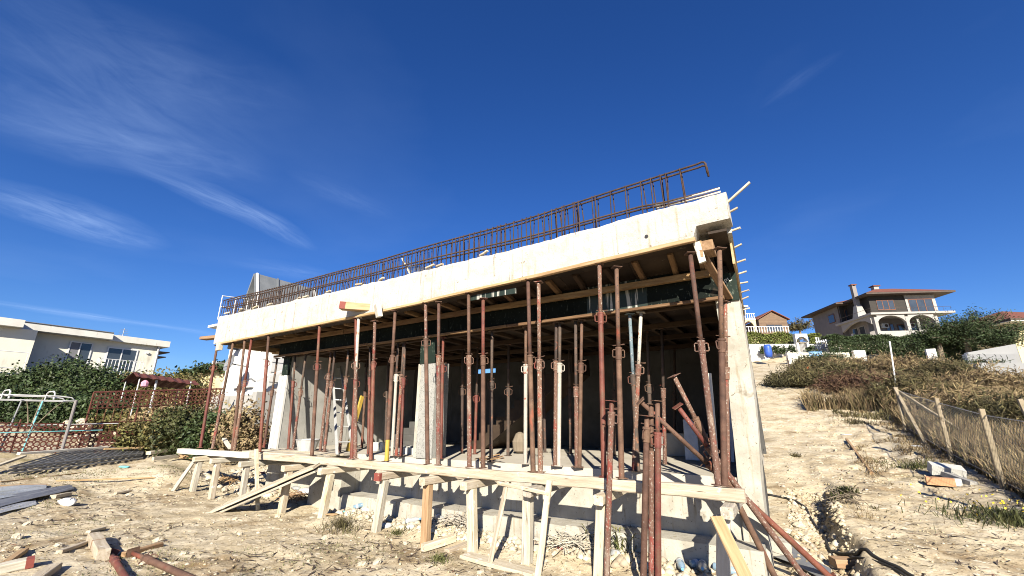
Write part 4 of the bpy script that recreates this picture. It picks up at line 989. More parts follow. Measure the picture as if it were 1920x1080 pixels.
# ------------------------------------------------------------------ left: fence, pipe frame, pergola
def ringed(name, parent, off, o, ux, uz, nx_, nz_, pit, r, mat='rust_red'):
    """a scrap sheet with rows of round holes, a few millimetres thick"""
    m = MB(); K = 12
    for i in range(nx_):
        for j in range(nz_):
            c = Vector(o) + Vector(ux) * (pit * (i + .5)) + Vector(uz) * (pit * (j + .5)); v = []
            for k in range(K):
                t = 2 * math.pi * k / K; cx, cz_ = math.cos(t), math.sin(t); q = max(abs(cx), abs(cz_))
                v.append(c + Vector(ux) * (cx / q * pit * .5) + Vector(uz) * (cz_ / q * pit * .5)); v.append(c + Vector(ux) * (cx * r) + Vector(uz) * (cz_ * r))
            m.add(v, [(2 * k, 2 * ((k + 1) % K), 2 * ((k + 1) % K) + 1, 2 * k + 1) for k in range(K)])
    ob = m.build(name, mat, parent, off=off)
    md = ob.modifiers.new('thick', 'SOLIDIFY'); md.thickness = .006
    return ob
FX = -18.6
g0_ = gz(FX, -.5)
RF = thing('rail_fence', 'rust-red rail fence with perforated scrap panels beside the building', 'fence', (FX, 0, g0_))
OF = (FX, 0, g0_)
MB().path([(FX, -.95, 2.78), (FX, 1.0, 2.94), (FX, 2.9, 3.1)], .028, 8).build('top_rail', 'rust_red', RF, off=OF)
MB().path([(FX, -.95, 2.25), (FX, 2.9, 2.55)], .018, 6).build('rail', 'rust_red', RF, off=OF)
MB().path([(FX, -.95, 1.8), (FX, 2.9, 2.0)], .018, 6).build('rail', 'rust_red', RF, off=OF)
for i in range(19):
    y = -.95 + i * .21; z = 2.78 + (y + .95) * .083
    MB().path([(FX, y, gz(FX, y) - .1), (FX, y + rng.uniform(-.02, .02), z)], .025 if i % 6 == 0 else .009, 5).build('post' if i % 6 == 0 else 'upright_bar', 'rust_red', RF, off=OF)
for i in range(4): ringed('ring_panel', RF, OF, (FX + .03, -.92 + .93 * i, 2.26 + .077 * i), (0, 1, .083), (0, 0, 1), 7, 4, .13, .052)
PF = thing('perforated_fence', 'low red-brown fence of perforated metal sheets at the far left', 'fence', (-18.3, -2, gz(-18.3, -2)))
for i in range(5):
    y = -4.3 + i * .93; zb = gz(-18.3, y) + .02
    ringed('perforated_sheet', PF, PF.location, (-18.3 + rng.uniform(-.03, .03), y, zb + rng.uniform(-.03, .03)), (0, 1, 0), (0, 0, 1), 7, 6 if i < 4 else 5, .132, .047)
    MB().tube((-18.34, y, gz(-18.3, y) - .1), (-18.34, y, zb + .9), .02, n=6).build('post', 'rust_red', PF, off=PF.location)
MB().tube((-18.36, -4.5, 1.72), (-18.36, -.2, 1.80), .014, n=6).build('rail', 'white_paint', PF, off=PF.location)
MB().tube((-18.2, -4.5, 1.55), (-18.2, -.6, 1.6), .014, n=6).build('rail', 'tarp_teal', PF, off=PF.location)
PX = -17.9
e_ = at_x(145, 744, PX); g_ = gz(PX, e_.y)
WF = thing('pipe_frame', 'white arched pipe frame standing over the perforated fence at the far left', 'frame', (PX, e_.y, g_))
WO = WF.location
zt = e_.z
for x_ in (PX, PX - .9):
    MB().path([(x_, -6.0, zt), (x_, e_.y - .4, zt), (x_, e_.y - .12, zt - .03), (x_, e_.y, zt - .14)], .018, 8).build('pipe', 'white_paint', WF, off=WO, smooth=True)
    MB().path([(x_, -6.0, zt - .13), (x_, e_.y, zt - .13)], .014, 8).build('pipe', 'white_paint', WF, off=WO)
for dy in (-2.3, -1.4, -.5):
    y = e_.y + dy; MB().path([(PX, y, zt - .1), (PX - .03, y, zt + .08), (PX - .2, y, zt + .14), (PX - .7, y, zt + .14), (PX - .87, y, zt + .08), (PX - .9, y, zt - .1)], .02, 6).build('cross_pipe', 'white_paint', WF, off=WO)
MB().tube((PX, e_.y, g_ - .1), (PX, e_.y, zt - .1), .04, n=8).build('post', 'pink_wall', WF, off=WO)
for dy, x_, m_ in ((-.75, PX - .4, 'tarp_teal'), (-1.1, PX - .9, 'galv')):
    MB().tube((x_, e_.y + dy, gz(x_, e_.y) - .1), (x_, e_.y + dy + .12, zt - .12), .022, n=8).build('post', m_, WF, off=WO)
PA, PB, PC = at_x(256, 706, -21.0), at_x(286, 697, -21.8), at_x(374, 722, -21.0)
PG = thing('rusty_pergola', 'small shelter with a rusty corrugated roof on thin white posts', 'shelter', (-21.5, PA.y + 1, 1.4))
PGO = PG.location
v = []
n1 = 24
for i in range(n1 + 1):
    y = PA.y + (PC.y - PA.y) * i / n1; dz = .025 * math.sin(i * 1.9)
    za = PA.z + (PC.z - PA.z) * i / n1
    v += [(-21.0, y, za + dz), (-21.8, y + .1, za + .22 + dz), (-23.2, y + .2, za - .1 + dz)]
f = []
for i in range(n1):
    for j in range(2): f.append((i * 3 + j, i * 3 + j + 1, i * 3 + j + 4, i * 3 + j + 3))
o = MB().add(v, f).build('roof_sheet', 'rust_red', PG, off=PGO); md = o.modifiers.new('thick', 'SOLIDIFY'); md.thickness = .012
for (x_, y, r_) in [(-21.1, PA.y + .15, .022), (-21.2, PA.y + .75, .042), (-21.1, PC.y - .3, .026), (-23.0, PA.y + .3, .022), (-23.0, PC.y, .022)]:
    MB().tube((x_, y, gz(x_, y) - .1), (x_ , y, PA.z - .06), r_, n=8).build('post', 'white_paint', PG, off=PGO)
o = MB().lathe([(.02, 0), (.12, .05), (.13, .2), (.03, .3)], 8).build('cloth_bundle', 'pink_cloth'); o.location = (-21.1, PA.y + .35, PA.z - .4); tag(o, 'pink bundle hanging under the pergola roof', 'bundle')
# rockery of pale stones behind the fence
def rock_mesh(sz, seed):
    g = random.Random(seed); m = MB(); n = 8; v = []
    for i, ph in enumerate((-.9, -.3, .35, .95)):
        for k in range(n):
            a = 2 * math.pi * k / n + i * .3; r = math.cos(ph) * sz * g.uniform(.75, 1.15)
            v.append((r * math.cos(a) * 1.15, r * math.sin(a) * .9, math.sin(ph) * sz * .62 * g.uniform(.9, 1.1)))
    f = [(i * n + k, i * n + (k + 1) % n, (i + 1) * n + (k + 1) % n, (i + 1) * n + k) for i in range(3) for k in range(n)] + [tuple(range(n - 1, -1, -1)), tuple(range(3 * n, 4 * n))]
    return m.add(v, f).mesh('stone')
RK = [rock_mesh(1, 300 + i) for i in range(6)]
for m_ in RK: m_.materials.append(MAT['stone'])
for i in range(60):
    x_ = rng.uniform(-21.5, -18.9); y = rng.uniform(-.8, 3.2); s_ = rng.uniform(.07, .17)
    o = link('rockery_stone', RK[i % 6], None); o.location = (x_, y, gz(x_, y) + s_ * .5 + (-18.9 - x_) * .3 * rng.random()); o.scale = (s_, s_, s_); o.rotation_euler = (rng.uniform(-.5, .5), rng.uniform(-.5, .5), rng.uniform(0, 6))
    tag(o, 'pale rockery stone heaped behind the rusty rail fence', 'stone', 'rockery stones behind the fence')

# ------------------------------------------------------------------ left ground: mesh panels, sheets, offcuts
def ground_quad(pxs, up=.0): return [on_ground(*p) + Vector((0, 0, up)) for p in pxs]
q = ground_quad([(8, 893), (262, 862), (276, 846), (120, 858)])
zt_ = max(p.z for p in q) + .02
for s in range(3):
    t = thing('grid_panel', ['lowest of the stacked grey steel grid panels on the left ground', 'middle of the stacked grey steel grid panels', 'top of the stacked grey steel grid panels'][s], 'grid panel', (0, 0, 0), group='stacked grid panels')
    dz = .05 + .07 * s; sh = Vector((rng.uniform(-.1, .1), rng.uniform(-.08, .08), dz))
    c = [p + sh for p in q]
    wr = MB()
    NB = 15
    for i in range(NB + 1):
        k = i / NB; wr.tube(c[0].lerp(c[1], k), c[3].lerp(c[2], k), .013, n=4)
    for i in range(9):
        k = i / 8; wr.tube(c[0].lerp(c[3], k), c[1].lerp(c[2], k), .012, n=4)
    ob = wr.build('wires', 'galv', t); ob['kind'] = 'stuff'
    fr = MB().path([c[0], c[1], c[2], c[3]], .02, 6, closed=True); fr.build('frame', 'galv', t)
a, b = on_ground(28, 872), on_ground(196, 858)
timber('lying_timber', a + Vector((0, 0, .28)), b + Vector((0, 0, .30)), .12, .06, 'wood_white', label='whitish timber lying across the stacked grid panels', cat='timber')
a, b = on_ground(190, 860), on_ground(262, 856)
timber('lying_timber', a + Vector((0, 0, .27)), b + Vector((0, 0, .27)), .10, .05, 'wood_brown', label='brown timber lying at the right of the stacked grid panels', cat='timber')
a, b = on_ground(-30, 893), on_ground(40, 872)
timber('lying_timber', a + Vector((0, 0, .14)), b + Vector((0, 0, .22)), .10, .05, 'wood_pale', label='pale timber sloping off the left of the grid panels', cat='timber')
for i, (p0, p1, wd, m_, lab) in enumerate([((275, 862), (340, 853), .3, 'wood_pale', 'thick pale timber lying beside the grid panels'), ((330, 862), (372, 868), .2, 'wood_brown', 'brown timber end lying before the leftmost trestle'),
                                       ((285, 868), (345, 862), .14, 'wood_grey', 'grey timber under the thick pale one'), ((345, 848), (352, 836), .06, 'wood_pale', 'short stick poking up left of the whitish beam')]):
    a, b = on_ground(*p0), on_ground(*p1); h_ = .12 + .08 * (i == 0)
    timber('loose_timber', a + Vector((0, 0, h_)), b + Vector((0, 0, h_ + .02 + (.25 if i == 3 else 0))), wd * .6, .1, m_, label=lab, cat='timber')
def sheet(pxs, mat, label, name='metal_sheet', lift=.03, rib=0):
    c = ground_quad(pxs, lift); m = MB(); nn = 14
    for i in range(nn + 1):
        k = i / nn
        for j in range(7):
            p = c[0].lerp(c[1], k).lerp(c[3].lerp(c[2], k), j / 6); m.v.append((p.x, p.y, p.z + (rib * (j % 2)) + .012 * math.sin(k * 5 + j)))
    m.f = [(i * 7 + j, i * 7 + j + 1, (i + 1) * 7 + j + 1, (i + 1) * 7 + j) for i in range(nn) for j in range(6)]
    o = m.build(name, mat); md = o.modifiers.new('thick', 'SOLIDIFY'); md.thickness = .008
    return tag(o, label, 'sheet')
sheet([(-20, 962), (138, 921), (128, 914), (-20, 940)], 'galv', 'long grey folded metal sheet lying at the far left', lift=.06, rib=.02)
sheet([(-20, 972), (68, 948), (62, 942), (-20, 960)], 'alu', 'pale metal channel lying in front of the folded sheet', lift=.03, rib=.02)
sheet([(-20, 945), (84, 926), (86, 912), (-20, 918)], 'plastic_clear', 'translucent crumpled plastic sheet behind the folded metal', lift=.05, rib=.015)
timber('lying_timber', on_ground(-20, 918) + Vector((0, 0, .05)), on_ground(86, 914) + Vector((0, 0, .05)), .1, .06, 'wood_brown', label='dark timber edge behind the plastic sheet', cat='timber')
def lump(name, mat, px, py, sz, label, cat, seed=1):
    m = rock_mesh(1, seed); m.materials.append(MAT[mat]); m.shade_smooth(); o = link(name, m, None); p = on_ground(px, py); o.location = (p.x, p.y, p.z + sz[2] * .4); o.scale = sz; o.rotation_euler = (0, 0, rng.uniform(-.4, .4))
    return tag(o, label, cat)
lump('white_bag', 'plastic_white', 126, 948, (.20, .13, .15), 'crumpled white plastic bag on the bare ground', 'bag', 5)
lump('teal_rag', 'tarp_teal', 232, 877, (.22, .1, .06), 'small crumpled turquoise rag by the grid panels', 'rag', 6)
a, b = on_ground(172, 1018), on_ground(190, 1052)
tb = timber('timber_block', a + Vector((0, 0, .07)), b + Vector((0, 0, .07)), .13, .13, 'wood_pale', label='stubby pale timber block with a brown joint near the bottom left', cat='timber')
link('joint', MB().box((b - a).length * .48, (b - a).length * .50, -.068, .068, -.068, .068).mesh('joint'), 'wood_brown', tb)
for i, (p0, p1, wd, m_, lab) in enumerate([((-10, 1078), (60, 1062), .16, 'wood_grey', 'grey timber end with red paint in the bottom left corner'), ((4, 1066), (44, 1036), .08, 'wood_orange', 'small orange board behind the grey timber end'),
                                       ((110, 1040), (160, 1022), .07, 'wood_pale', 'thin pale stick left of the timber block'), ((60, 1100), (100, 1070), .12, 'wood_pale', 'pale board end at the bottom edge'),
                                       ((228, 1046), (300, 1026), .09, 'wood_brown', 'brown board behind the lying props'), ((165, 1000), (194, 994), .06, 'wood_pale', 'short pale stick behind the timber block'),
                                       ((105, 903), (290, 897), .05, 'wood_brown', 'long thin brown rod lying on the left ground'), ((0, 905), (150, 888), .04, 'wood_brown', 'long thin stick in the straw at the far left'),
                                       ((98, 936), (128, 930), .12, 'wood_pale', 'short board behind the white bag'), ((215, 928), (245, 922), .08, 'wood_pale', 'flat pale chip of board on the left ground')]):
    a, b = on_ground(*p0), on_ground(*p1); th = min(.09, wd * .6)
    o = timber('loose_board', a + Vector((0, 0, th * .5 + .005)), b + Vector((0, 0, th * .5 + .005)), wd, th, m_, label=lab, cat='board')
    if i == 0: link('painted_end', MB().box((b - a).length - .06, (b - a).length + .005, -wd * .51, wd * .51, -th * .52, th * .52).mesh('painted_end'), 'paint_red', o)
STN = [(50, 985, .07), (90, 978, .06), (30, 1010, .08), (35, 1030, .05), (110, 1025, .06), (240, 978, .06), (310, 930, .06), (295, 1015, .07), (450, 1003, .05), (610, 1010, .06), (680, 1062, .08), (706, 1058, .07), (440, 975, .05), (520, 970, .06), (240, 930, .08),
       (1480, 1000, .09), (1500, 990, .11), (1520, 1005, .10), (1470, 935, .08), (1510, 1012, .08), (1495, 970, .06), (1440, 925, .1), (1645, 1010, .04), (1735, 955, .04), (1610, 1035, .05), (270, 1060, .06), (345, 1040, .05), (560, 1040, .04), (900, 1075, .05), (760, 1020, .05)]
for i, (px, py, s_) in enumerate(STN):
    o = link('loose_stone', RK[i % 6], None); p = on_ground(px, py); o.location = (p.x, p.y, p.z + s_ * .25); o.scale = (s_, s_, s_ * .9); o.rotation_euler = (rng.uniform(-.4, .4), rng.uniform(-.4, .4), rng.uniform(0, 6))
    sd = 'left part of the bare ground' if px < 400 else ('bare ground before the trestles' if px < 1000 else 'trench side right of the column')
    tag(o, 'pale loose stone lying on the ' + sd, 'stone', 'loose stones on the ' + sd)

# ------------------------------------------------------------------ right: houses on the hill
def hip(name, parent, x0, x1, y0, y1, z, h, mat='roof_tile', axis='x', over=0):
    k = min(x1 - x0, y1 - y0) / 2
    if x1 - x0 >= y1 - y0: r0, r1 = (x0 + k, (y0 + y1) / 2, z + h), (x1 - k, (y0 + y1) / 2, z + h)
    else: r0, r1 = ((x0 + x1) / 2, y0 + k, z + h), ((x0 + x1) / 2, y1 - k, z + h)
    v = [(x0, y0, z), (x1, y0, z), (x1, y1, z), (x0, y1, z), r0, r1]
    f = [(0, 1, 5, 4), (1, 2, 5), (2, 3, 4, 5), (3, 0, 4)] if x1 - x0 >= y1 - y0 else [(0, 1, 4), (1, 2, 5, 4), (2, 3, 5), (3, 0, 4, 5)]
    m = MB().add(v, f); m.f.append((3, 2, 1, 0)); o = m.build(name, mat, parent)
    MB().box(x0 + .02, x1 - .02, y0 + .02, y1 - .02, z - .20, z - .012).build('eave', 'eave_dark', parent)
    return o
def lbox(name, mat, parent, x0, x1, y0, y1, z0, z1): return MB().box(x0, x1, y0, y1, z0, z1).build(name, mat, parent)
def fwin(parent, x0, x1, y, z0, z1, panes, mat='frame_brown', nm='window'):
    m = MB(); t = .09
    m.box(x0, x1, y - .05, y, z1 - t, z1).box(x0, x1, y - .05, y, z0, z0 + t)
    wd = (x1 - x0) / panes
    for i in range(panes + 1):
        c = x0 + i * wd; m.box(max(x0, c - t / 2), min(x1, c + t / 2), y - .052, y - .002, z0 + t + .001, z1 - t - .001)
    w_ = m.build(nm, mat, parent)
    for i in range(panes): lbox('pane', 'glass', w_, x0 + i * wd + .03, x0 + (i + 1) * wd - .03, y - .03, y - .01, z0 + .03, z1 - .03)
    return w_
def arch(parent, x0, x1, y0, y1, zs, zt, mat, name='arch', rise=None):
    n = 14; rise = rise or (zt - zs) * .85; pts = [(x0, y0, zt), (x0, y0, zs)]
    for i in range(n + 1):
        t = i / n; pts.append((x0 + .001 + (x1 - x0 - .002) * t, y0, zs + rise * math.sin(math.pi * t) ** .6))
    pts += [(x1, y0, zs), (x1, y0, zt)]
    return MB().prism(pts, (0, y1 - y0, 0)).build(name, mat, parent)
c0 = at_d(1646, 633, 50)
BH = thing('hillside_villa', 'large two-storey villa with red hip roof, arched porch and dark upper cladding', 'house', c0, R(26))
lbox('wall', 'pink_wall', BH, .35, 9.0, 6.2, 12.5, -3, 5.5)
lbox('wall', 'pink_wall', BH, .9, 9.0, 2.4, 6.19, -3, 2.75)
lbox('upper_wall', 'clad_dark', BH, 1.2, 5.3, 1.7, 6.18, 3.0, 5.5)
lbox('upper_wall', 'villa_trim', BH, 5.31, 8.7, 1.6, 6.18, 3.0, 5.5)
lbox('upper_wall', 'clad_dark', BH, .36, 2.6, 6.1, 6.195, 3.0, 5.5)
lbox('porch_slab', 'villa_trim', BH, -.3, 8.9, -.3, 6.6, 2.75, 2.99)
lbox('porch_parapet', 'villa_trim', BH, .2, 6.9, -.12, .1, -.1, .75)
lbox('porch_floor', 'villa_trim', BH, 0, 9, .11, 2.4, -2, .05)
for x in (.02, 3.45, 6.6): lbox('column', 'villa_trim', BH, x, x + .36, -.15, .25, -.1, 2.45)
lbox('column', 'villa_trim', BH, 5.2, 5.45, .6, .85, 0, 2.45)
arch(BH, .381, 3.449, -.1, .2, 1.85, 2.749, 'villa_trim'); arch(BH, 3.811, 6.599, -.1, .2, 1.85, 2.749, 'villa_trim')
MB().prism([(-.1, .3, 2.749), (-.1, .3, 1.7), (-.1, 1.2, 2.25), (-.1, 2.6, 2.52), (-.1, 4.2, 2.3), (-.1, 5.8, 1.7), (-.1, 5.8, 2.749)], (.25, 0, 0)).build('arch', 'villa_trim', BH)
fwin(BH, 2.0, 4.0, 1.695, 3.7, 5.0, 3); fwin(BH, 5.6, 8.3, 1.595, 3.1, 5.0, 3, 'frame_brown'); lbox('curtain', 'villa_trim', BH, 6.3, 7.0, 1.57, 1.58, 3.15, 4.9)
fwin(BH, .9, 2.2, 6.095, 3.0, 4.9, 2, nm='balcony_door'); fwin(BH, 2.9, 3.8, 2.395, .1, 2.1, 2, nm='porch_door', mat='frame_brown'); fwin(BH, 5.6, 6.4, 2.395, .1, 2.2, 1, nm='porch_door')
fwin(BH, 4.2, 5.0, 2.395, .5, 2.0, 1)
for y0, z0, z1 in ((7.4, 3.5, 4.7), (9.0, .2, 2.0)):
    wq = lbox('window', 'frame_brown', BH, .30, .348, y0, y0 + 1.4, z0, z1); lbox('pane', 'glass', wq, .288, .299, y0 + .1, y0 + 1.3, z0 + .1, z1 - .1)
for y0 in (3.0, 4.3): 
    wq = lbox('window', 'villa_trim', BH, .86, .898, y0, y0 + 1.1, .2, 2.1); lbox('pane', 'glass', wq, .848, .859, y0 + .1, y0 + 1.0, .3, 2.0)
for x, y in ((2.3, 2.2), (.6, 5.2), (5.3, 2.2)):
    ac = lbox('air_conditioner', 'frame_white', BH, x, x + .75, y - .12, y + .15, 1.55 if y < 3 else .9, 2.1 if y < 3 else 1.45)
    MB().tube((x + .48, y - .121, (1.82 if y < 3 else 1.17)), (x + .48, y - .135, (1.82 if y < 3 else 1.17)), .2, n=14).build('fan_grille', 'eave_dark', ac)
hip('roof', BH, -.7, 10.0, 4.9, 13.5, 5.62, 1.4)
hip('roof', BH, .35, 10.4, .55, 8.5, 5.72, 1.5)
MB().add([(.0, 2.4, 3.0), (1.15, 2.4, 3.0), (1.15, 3.5, 3.0), (.0, 3.5, 3.0), (.25, 2.6, 4.6), (.85, 2.6, 4.6), (.85, 3.2, 4.6), (.25, 3.2, 4.6)], [(0, 1, 5, 4), (1, 2, 6, 5), (2, 3, 7, 6), (3, 0, 4, 7), (4, 5, 6, 7)]).build('chimney_hood', 'villa_trim', BH)
ch_ = lbox('chimney', 'pink_wall', BH, .32, .78, 2.66, 3.14, 4.59, 7.2); lbox('chimney_cap', 'roof_tile', ch_, .22, .88, 2.56, 3.24, 7.32, 7.44)
for dx in (.32, .68): lbox('chimney_leg', 'pink_wall', ch_, dx, dx + .1, 2.66, 3.14, 7.201, 7.319)
ch_ = lbox('chimney', 'villa_trim', BH, 4.2, 4.8, 4.5, 5.1, 6.2, 7.6); lbox('chimney_cap', 'roof_tile', ch_, 4.05, 4.95, 4.35, 5.25, 7.61, 7.72)
r_ = MB().tube((-.2, -.2, 3.55), (8.7, -.2, 3.55), .02, n=5); r_.tube((-.2, -.2, 3.55), (-.2, 6, 3.55), .02, n=5); rl = r_.build('balcony_rail', 'eave_dark', BH)
for i in range(12): MB().tube((-.2 + i * .8, -.2, 3.0), (-.2 + i * .8, -.2, 3.55), .012, n=4).build('baluster', 'eave_dark', rl)
lbox('downpipe', 'eave_dark', BH, .24, .34, 6.25, 6.35, -1, 5.4)
# yellow house
c0 = at_d(1421, 626, 50)
YH = thing('yellow_house', 'pale yellow house with balcony and red roof beside the concrete column', 'house', c0, R(30)); YH.scale = (.76, .76, .76)
lbox('wall', 'yellow_wall', YH, -9, -.9, 1.5, 9, -3, 4.6); lbox('wall', 'yellow_wall', YH, -9, -.05, .001, 1.49, -3, .0)
lbox('balcony_slab', 'white_wall', YH, -9, .0, -.05, 1.6, 2.2, 2.45)
for x in (-2.2, -.35): lbox('column', 'yellow_wall', YH, x, x + .34, 0, .3, 0, 2.19)
arch(YH, -1.859, -.351, .02, .25, 1.2, 2.199, 'yellow_wall'); arch(YH, -4.4, -2.201, .02, .25, 1.2, 2.199, 'yellow_wall')
lbox('balcony_top', 'white_wall', YH, -9, .0, -.04, .1, 3.2, 3.32); lbox('terrace_top', 'white_wall', YH, -9, 4.3, -1.04, -.9, .9, 1.0)
for i in range(10): MB().lathe([(.04, 0), (.09, .2), (.05, .45), (.07, .74)], 8, (-.12 - i * .34, .03, 2.45)).build('baluster', 'white_wall', YH)
for i in range(18): MB().lathe([(.05, 0), (.10, .3), (.05, .6), (.08, .9)], 8, (4.2 - i * .4, -.97, 0)).build('baluster', 'white_wall', YH)
hip('roof', YH, -10, -.45, .7, 10, 4.75, 1.9); lbox('eave_fascia', 'white_wall', YH, -10.02, -.43, .66, .69, 4.5, 4.78)
MB().tube((-1.0, .9, 3.3), (-.75, .9, 4.5), .06, n=6).build('post', 'white_wall', YH)
# brown timber shed
c0 = at_d(1452, 626, 60)
BS = thing('timber_shed', 'brown timber gable shed with dark sliding window between the houses', 'shed', c0, R(31))
for i in range(9):
    z = i * .235; lbox('cladding_board', 'clad_brown', BS, -1.9, 2.1, .0 + .01 * (i % 2), .3, z - (.0 if i else 1.5), z + .23)
MB().prism([(-1.9, .02, 2.1), (2.1, .02, 2.1), (.1, .02, 3.2)], (0, .28, 0)).build('gable', 'clad_brown', BS)
lbox('wall', 'clad_brown', BS, -1.88, 2.08, .31, 5, -1.5, 2.1)
for s in (-1, 1):
    MB().prism([(.1, -.3, 3.34), (.1, 5.2, 3.34), (.1 + s * 2.35, 5.2, 2.02), (.1 + s * 2.35, -.3, 2.02)], (0, 0, .1)).build('roof_slope', 'roof_tile', BS)
fwin(BS, -.9, 1.3, -.005, .3, 1.35, 2, 'eave_dark')
# house at the right edge
c0 = at_d(1906, 640, 34)
EH = thing('edge_house', 'yellow house with red roof cut off by the right picture edge', 'house', c0, R(30))
lbox('wall', 'yellow_wall', EH, .1, 8, .2, 8, -4, 1.55); hip('roof', EH, -.75, 9, -.8, 9, 1.75, 1.7); lbox('soffit', 'white_wall', EH, -.72, 8.9, -.77, 8.9, 1.50, 1.548)
fwin(EH, 1.2, 2.4, .195, .1, 1.2, 2)

# walls, gate, hedges and garden things below the houses
def wall_px(name, px0, px1, pt, pb, D0, D1, th, mat, label, cat='wall'):
    a, b = at_d(px0, pt, D0), at_d(px1, pt if not isinstance(pt, tuple) else pt[1], D1); zb0 = at_d(px0, pb, D0).z - 1.2; zb1 = at_d(px1, pb, D1).z - 1.2
    n = Vector((_fw[0], _fw[1], 0)) * th
    m = MB().add([a, b, (b.x, b.y, zb1), (a.x, a.y, zb0), a + n, b + n, Vector((b.x, b.y, zb1)) + n, Vector((a.x, a.y, zb0)) + n], [(0, 1, 2, 3), (7, 6, 5, 4), (0, 4, 5, 1), (3, 2, 6, 7), (0, 3, 7, 4), (1, 5, 6, 2)])
    return tag(m.build(name, mat), label, cat)
wall_px('garden_wall', 1380, 1553, 645, 664, 43, 43.5, .3, 'white_wall', 'white garden wall below the trimmed hedge left of the villa')
wall_px('garden_wall', 1476, 1592, 661, 675, 38, 38.5, .3, 'cream_wall', 'low cream wall stepping down in front of the white garden wall')
wall_px('garden_wall', 1553, 1574, 651, 664, 42, 41, .3, 'white_wall', 'short white wall piece at the left end of the dark hedge')
wall_px('garden_wall', 1600, 1622, 657, 664, 38, 38, .25, 'white_wall', 'white stub of wall showing under the dark hedge')
o = wall_px('garden_wall', 1812, 1903, (664), 672, 27, 25, .3, 'white_wall', 'white wall rising to the right edge below the far yellow house')
for vtx in o.data.vertices:
    pass
a, b = at_d(1815, 661, 27), at_d(1904, 645, 25)
MB().prism([a, b, (b.x, b.y, b.z - 1.2), (a.x, a.y, a.z - 1.0)], (_fw[0] * .25, _fw[1] * .25, 0)).build('sloping_top', 'white_wall', o)
wall_px('garden_wall', 1832, 1960, 680, 692, 21, 19, .5, 'white_wall', 'low white retaining edge under the sloping white wall')
tag(MB().box(-.25, .25, -.2, .2, -1, .35).build('meter_box', 'white_wall'), 'small white box pillar in front of the dark hedge', 'pillar').location = at_d(1746, 664, 30)
GT = thing('arched_gate', 'white arched garden gate with dark iron bars in the hedge', 'gate', at_d(1507, 662, 43.2), R(31))
arch(GT, -.62, .62, -.15, .25, 1.05, 1.95, 'white_wall', rise=.62)
for x in (-.62, .40): lbox('pillar', 'white_wall', GT, x, x + .22, -.14, .24, -1, 1.049)
for i in range(7): MB().tube((-.36 + i * .12, .05, 0), (-.36 + i * .12, .05, 1.5), .018, n=5).build('gate_bar', 'eave_dark', GT)
PK = thing('picket_fence', 'short white picket fence between the two hedges', 'fence', at_d(1544, 660, 43), R(31))
for i in range(5): lbox('picket', 'frame_white', PK, -.5 + i * .23, -.38 + i * .23, 0, .05, -.3, 1.5)
lbox('rail', 'frame_white', PK, -.55, .6, .051, .09, 1.0, 1.1)
def hedge(px0, px1, pt, pb, D, leaf, label, seed, th=1.2, n=9000, sz=.16):
    a, b = at_d(px0, pt, D), at_d(px1, pt, D); zb = at_d((px0 + px1) / 2, pb, D).z - .3; L_ = (b - a).length; h_ = a.z - zb
    rz = math.atan2(b.y - a.y, b.x - a.x); t = thing('trimmed_hedge', label, 'hedge', (a.x, a.y, zb), rz)
    g = np.random.default_rng(seed); p = g.random((n, 3)); k = g.random(n)
    p[:, 1] = np.where(k < .6, p[:, 1] * .15, p[:, 1]); p[:, 2] = np.where((k > .6) & (k < .85), 1 - p[:, 2] * .1, p[:, 2])
    p = p * np.array([L_, th, h_]) + g.normal(size=(n, 3)) * .05
    p[:, 2] += .12 * np.sin(p[:, 0] * 2.1) * (p[:, 2] / h_)
    link('foliage', leaf_mesh(p, sz * (.6 + .8 * g.random(n)), 'foliage', seed), leaf, t)
    s = MB()
    for i in range(max(2, int(L_ / .8))): s.tube((.4 + i * .8, th * .5, -.5), (.4 + i * .8, th * .5, h_ * .85), .05, .015, 5)
    s.build('stem', 'bark', t)
hedge(1399, 1497, 625, 646, 44.5, 'leaf_hedge', 'yellow-green trimmed hedge above the white garden wall', 501, n=8000)
hedge(1518, 1538, 627, 646, 44.5, 'leaf_hedge', 'short trimmed hedge right of the arched gate', 502, n=2500)
hedge(1551, 1640, 629, 662, 41, 'leaf_conifer', 'dark trimmed hedge below the left flank of the villa', 503, n=9000)
hedge(1641, 1722, 630, 664, 38, 'leaf_conifer', 'dark conifer hedge below the villa porch', 504, n=9000)
hedge(1720, 1830, 640, 680, 34, 'leaf_conifer', 'dark overgrown hedge right of the villa porch', 505, n=12000)
for i, (px, lab) in enumerate([(1434, 'left of the blue barrel'), (1453, 'right of the blue barrel'), (1468, 'under the middle of the trimmed hedge'), (1485, 'left of the arched gate'), (1524, 'right of the arched gate')]):
    p = at_d(px, 662, 42.4); shrub('potted_shrub', 'small dark shrub against the white garden wall ' + lab, (p.x, p.y, p.z - .1), (.42, .3, .42), 24, 40, 'leaf_dark', .12, 640 + i * 3, 'shrubs along the garden wall', clr=.16)
br = thing('blue_barrel', 'blue plastic barrel in front of the white garden wall', 'barrel', at_d(1441, 664, 40))
MB().lathe([(.28, -.3), (.33, .05), (.34, .25), (.32, .45), (.34, .65), (.28, .82)], 14).build('body', 'barrel_blue', br, smooth=True); MB().lathe([(.27, .82), (.29, .84), (.29, .88), (.02, .89)], 14).build('lid', 'barrel_blue', br)
bb = thing('blue_bench', 'light blue bench in front of the low cream wall', 'bench', at_d(1535, 676, 36), R(31))
for i in range(3): lbox('backrest_slat', 'bench_blue', bb, -.55, .55, .2, .24, .42 + i * .13, .52 + i * .13)
lbox('seat', 'bench_blue', bb, -.55, .55, -.2, .2, .36, .41)
for x in (-.5, .44): lbox('leg', 'bench_blue', bb, x, x + .06, -.18, .24, -.3, .359)
